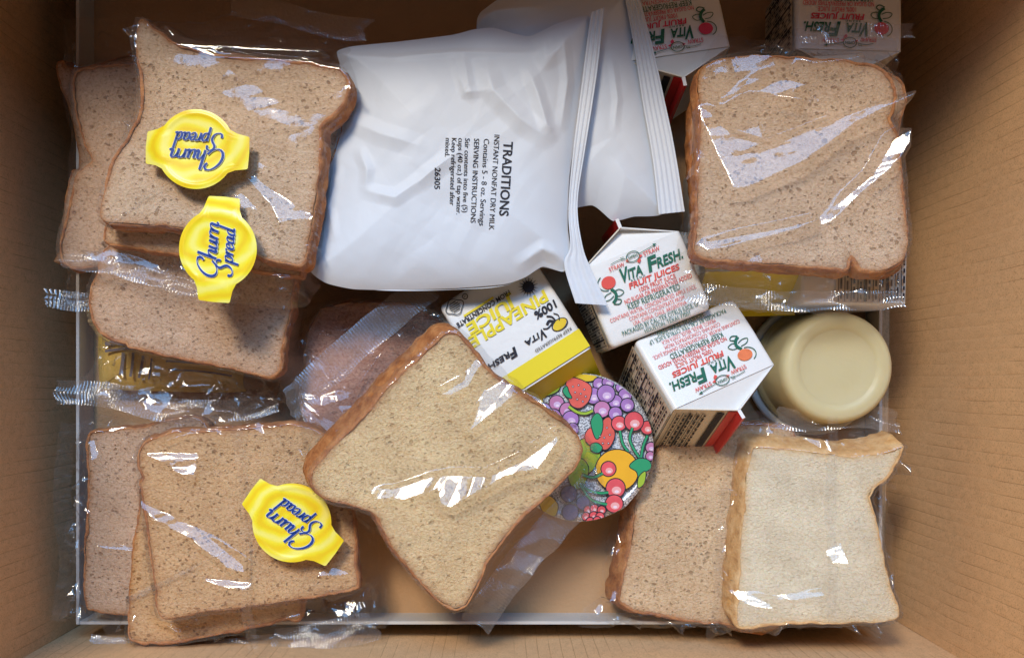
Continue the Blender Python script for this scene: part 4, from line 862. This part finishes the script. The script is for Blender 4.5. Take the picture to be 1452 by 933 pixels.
# ------------------------------------------------------------------ spread cups
def spread_cup(label, px, zl, read, tilt=(0, 0)):
    """read = photo direction in which the lettering runs; the two pull tabs lie along it"""
    c = W(px, zl); R0 = MM(56, zl); hc = .0065
    r = thing('spread_cup', label, 'spread cup', (c[0], c[1], zl - hc), 'butter spread cups')
    d = np.array((read[0], -read[1])); d /= np.linalg.norm(d); up = np.array((-d[1], d[0]))
    def T(v, z): 
        v = np.asarray(v, float); q = c + np.outer(v[:, 0], d) + np.outer(v[:, 1], up)
        return np.column_stack((q, zl + np.asarray(z) + tilt[0] * (q[:, 0] - c[0]) + tilt[1] * (q[:, 1] - c[1])))
    prof = [(.60, -hc), (.66, -hc + .0006), (.84, -.0022), (.90, -.0012), (.965, -.0009), (.965, -.0003)]
    a = np.linspace(0, 2 * np.pi, 64, endpoint=False); cs = np.stack((np.cos(a), np.sin(a)), 1)
    rings = [T(cs * p * R0, np.full(64, z)) for p, z in prof]
    v, f = loft(rings); f.append(list(range(64))[::-1]); mesh('cup', v, f, M['white'], r, True)
    # lid outline: circle with a tab on either side
    o = []; tw, tl = .44, 1.33
    a0 = math.asin(tw)
    for s in (0, 1):
        sg = 1 if s == 0 else -1
        aa = np.linspace(-math.pi / 2 + 0, -a0 - .12, 16) if s == 0 else np.linspace(math.pi / 2, math.pi - a0 - .12, 16)
        o += [(math.cos(t), math.sin(t)) for t in aa]
        o += [(sg * x, sg * y) for x, y in ((1.02, -tw - .02), (tl - .03, -tw + .03), (tl, -tw + .06), (tl + .015, 0), (tl, tw - .06), (tl - .03, tw - .03), (1.02, tw + .02))]
        aa = np.linspace(a0 + .12, math.pi / 2, 16)[:-1] if s == 0 else np.linspace(math.pi + a0 + .12, 1.5 * math.pi, 16)[:-1]
        o += [(math.cos(t), math.sin(t)) for t in aa]
    o = ccw(np.array(o)) * R0
    v, f = ring_fill(o, np.concatenate((np.linspace(1, .8, 8), np.linspace(.75, .1, 10))))
    rad = np.sqrt((v ** 2).sum(1)) / R0; ph = np.arctan2(v[:, 1], v[:, 0])
    zz = .00035 * np.exp(-((rad - .90) / .05) ** 2) - .0005 * np.clip(1 - rad / .85, 0, 1) ** .5 + np.where(rad > 1.0, -(rad - 1) * .006 * (1 + .6 * np.cos(ph)), 0) + .0004 * facets(v[:, 0], v[:, 1], .008, int(px[0]), .4, 1.6) * np.clip(rad, .3, 1)
    mb = MB(); mb.add(T(v, zz), f); mb.add(T(v, zz - .00025), [q[::-1] for q in f])
    n = len(o); mb.add(np.vstack((T(v[:n], zz[:n]), T(v[:n], zz[:n] - .00025))), [[k, k + n, (k + 1) % n + n, (k + 1) % n] for k in range(n)])
    lid = mb.build('lid', M['lid'], r, True)
    u = R0 * .222
    for nm, ex, mt, dz in (('lettering_halo', .06, 'white', .0005), ('script_lettering', 0.0, 'blue', .0008)):
        mb = MB()
        for k, (st, x0, y0, un) in enumerate(((CHURN, -3.5 * u, .05 * u, u), (SPREAD, -2.95 * u, -1.85 * u, u * .88))):
            v, f = script2d(st, un, x0, y0, ex); mb.add(T(v, np.full(len(v), dz + .00004 * k)), f)
        mb.build(nm, M[mt], lid)
    return r
spread_cup('yellow spread cup with upside-down blue script, upper of the two by the pouch', (278, 212), .1115, (-1, -.07), (.02, .03))
spread_cup('yellow spread cup with sideways blue script, lower of the two by the pouch', (309, 353), .1085, (.10, -1), (.06, .05))
spread_cup('yellow spread cup with tilted blue script, on the lower left bread', (414, 741), .0665, (-.80, -.58), (0, .02))

# ------------------------------------------------------------------ sauce cup, upside down
c = W((1168, 522), .03); r = thing('sauce_cup', 'cream translucent plastic cup lying upside down beside the orange carton', 'cup', (c[0], c[1], .004))
def lathe(prof, n=96):
    a = np.linspace(0, 2 * np.pi, n, endpoint=False); cs = np.stack((np.cos(a), np.sin(a)), 1)
    rings = [np.column_stack((c + cs * rr_, np.full(n, zz_))) for rr_, zz_ in prof]
    v, f = loft(rings); return v, f
v, f = lathe([(.0335,.012),(.0342,.0135),(.0342,.0152),(.0322,.0162),(.0316,.018),(.0300,.046),(.0294,.0505),(.0280,.0530),(.0262,.0540),(.0228,.0538),(.0212,.0534),(.0204,.0528),(.0196,.0525),(.0100,.0526),(.0003,.0527)])
f.append([len(v) - 96 + k for k in range(96)]); mesh('cup_body', v, f, M['sauce'], r, True)
v, f = lathe([(.0375,.0072),(.0380,.0085),(.0380,.0105),(.0372,.0118),(.0336,.0122),(.0336,.0072),(.0375,.0072)]); mesh('rim', v, f, M['white'], r, True)

# ------------------------------------------------------------------ fruit cup with printed foil lid
zl = .049; c = W((822, 634), zl); R0 = MM(105, zl)
r = thing('fruit_cup', 'round cup with a foil lid printed with grapes, cherries, strawberries and an orange', 'fruit cup', (c[0], c[1], .004))
v, f = lathe([(.025,.005),(.027,.006),(R0 * .88,.0465),(R0 * .97,.0475),(R0 * .98,.0484)]); f.append(list(range(96))[::-1]); mesh('cup_body', v, f, M['jellycup'], r, True)
a = np.linspace(0, 2 * np.pi, 160, endpoint=False)
o = c + np.stack((np.cos(a), np.sin(a)), 1) * (R0 * (1 + .004 * np.cos(5 * a + 1) + .02 * np.exp(-((a - 5.35) / .12) ** 2)))[:, None]
v, f = ring_fill(o, np.concatenate((np.linspace(1, .88, 8), np.linspace(.84, .1, 10)))); rad = np.sqrt(((v - c) ** 2).sum(1)) / R0
zz = zl + .0007 * np.exp(-((rad - .94) / .025) ** 2) - .0004 * np.clip((rad - .97) / .03, 0, 1)
lid = mesh('foil_lid', np.vstack((np.column_stack((v, zz)), np.column_stack((v[:160], zz[:160] - .0008)))), f + [[k, k + len(v), (k + 1) % 160 + len(v), (k + 1) % 160] for k in range(160)], M['glitter'], r, True)
PM = ['rose', 'pale', 'ink', 'strawb', 'cherry', 'grape', 'grape2', 'orange', 'leaf', 'lime', 'navy', 'hl', 'amber']
mb = MB(); lay_ = [0]
def put(v, f, m, dz=None):
    """flat print in photo points, each piece a hair above the one before, clipped to the lid"""
    lay_[0] += 1; w = WP(v, zl); q = w - c; rr_ = np.sqrt((q ** 2).sum(1)); k = np.minimum(1, R0 * .985 / (rr_ + 1e-9)); w = c + q * k[:, None]
    rad = np.sqrt(((w - c) ** 2).sum(1)) / R0
    f = [q_[::-1] for q_ in f]
    mb.add(np.column_stack((w, zl + .0008 + .000012 * lay_[0] + .0000 * rad)), f, PM.index(m))
def blob(cx, cy, rx, ry, m, rot=0.0, ol=1.5, n=26):
    put(*disc2d(cx, cy, rx + ol, ry + ol, n, rot), 'ink'); put(*disc2d(cx, cy, rx, ry, n, rot), m)
def poly_piece(pts, m, ol=1.3):
    P = smooth_loop(pts, 40); N = loop_normals(ccw(P), 2); P = ccw(P)
    put(P + N * ol, [list(range(40))], 'ink'); put(P, [list(range(40))], m)
def sphere_print(cx, cy, rr_, m):
    blob(cx, cy, rr_, rr_, m)
    if m == 'navy': return
    a, b_ = ('pale', 'hl') if m in ('grape', 'grape2') else ('rose', 'hl')
    put(*disc2d(cx + rr_ * .1, cy + rr_ * .25, rr_ * .52, rr_ * .42, 18), a); put(*disc2d(cx + rr_ * .12, cy + rr_ * .38, rr_ * .24, rr_ * .16, 14), b_)
poly_piece([(752,556),(772,548),(792,538),(794,548),(788,556),(770,562),(758,558)], 'lime'); poly_piece([(745,560),(764,562),(770,572),(764,584),(752,574)], 'amber'); poly_piece([(798,532),(820,527),(846,534),(838,540),(820,540),(806,537)], 'amber')
for x, y in ((770,552),(778,549),(785,546),(776,556),(784,553)): put(*disc2d(x, y, 1.1), 'ink')
poly_piece([(822,625),(834,623),(850,640),(846,658),(832,672),(814,680),(812,660),(818,640)], 'lime'); poly_piece([(806,670),(822,650),(834,664),(826,690),(812,690)], 'lime')
for x, y, q in ((772,580,8),(789,571,10),(804,581,10),(784,591,11),(809,594,11),(797,605,9),(812,608,8)): sphere_print(x, y, q, 'grape' if q != 10 else 'grape2')
for x, y, q in ((849,544,8),(862,542,8),(880,549,7),(841,561,11),(886,560,9),(872,569,9),(889,574,9),(859,558,12),(853,580,11),(872,586,9)): sphere_print(x, y, q, 'grape2' if q == 11 and y > 570 else 'grape')
put(*stroke2d([(806,576),(818,584),(830,586),(840,582)], lambda a: 2.6, 14), 'ink'); put(*stroke2d([(806,576),(818,584),(830,586),(840,582)], lambda a: 1.7, 14), 'lime')
poly_piece([(803,542),(812,536),(828,541),(838,550),(834,568),(822,578),(810,574),(805,560)], 'strawb'); poly_piece([(803,548),(806,556),(810,564),(803,562),(798,554)], 'leaf')
poly_piece([(856,595),(864,592),(868,604),(871,616),(866,630),(858,637),(850,634),(840,632),(831,626),(830,614),(838,606),(846,612)], 'strawb'); poly_piece([(838,596),(846,586),(853,594),(853,610),(846,622),(840,610)], 'leaf'); poly_piece([(838,630),(846,628),(853,634),(848,641),(838,638)], 'leaf')
for x, y in ((812,548),(820,546),(828,552),(815,556),(823,558),(830,562),(818,566),(826,569),(860,606),(864,616),(856,620),(862,628),(854,628),(850,618)): put(*disc2d(x, y, 1.5), 'ink'); put(*disc2d(x, y, .8), 'hl')
for x, y, q in ((877,600,10),(917,606,9),(898,597,13)): sphere_print(x, y, q, 'cherry')
for ln in ([(878,610),(882,628),(890,640)], [(896,606),(892,622),(900,640),(908,650)], [(917,617),(911,632),(908,648)]):
    put(*stroke2d(ln, lambda a: 2.4, 14), 'ink'); put(*stroke2d(ln, lambda a: 1.5, 14), 'leaf')
sphere_print(922, 634, 7, 'grape2'); sphere_print(921, 646, 6, 'grape2')
blob(874, 666, 30, 29, 'orange', ol=1.6); poly_piece([(892,660),(904,650),(918,652),(922,662),(912,670),(906,682),(902,668)], 'leaf'); poly_piece([(905,676),(914,668),(912,684),(904,690)], 'lime')
sphere_print(862, 664, 10, 'cherry'); sphere_print(872, 691, 13, 'cherry'); sphere_print(870, 713, 12, 'cherry')
for ln in ([(822,684),(834,694),(850,698),(862,697)], [(822,686),(836,706),(850,712),(860,714)], [(824,672),(840,676),(854,670)]):
    put(*stroke2d(ln, lambda a: 2.4, 14), 'ink'); put(*stroke2d(ln, lambda a: 1.5, 14), 'leaf')
for x, y, q in ((806,699,11),(826,712,9),(808,725,11)): blob(x, y, q, q, 'navy')
for x, y in ((833,722),(842,720),(852,722),(830,731),(841,730),(850,731),(836,738),(846,737)): sphere_print(x, y, 5.5, 'cherry')
poly_piece([(764,706),(778,702),(790,714),(786,730),(772,728)], 'amber')
pr = mb.build('fruit_print', [M[k] for k in PM], lid)
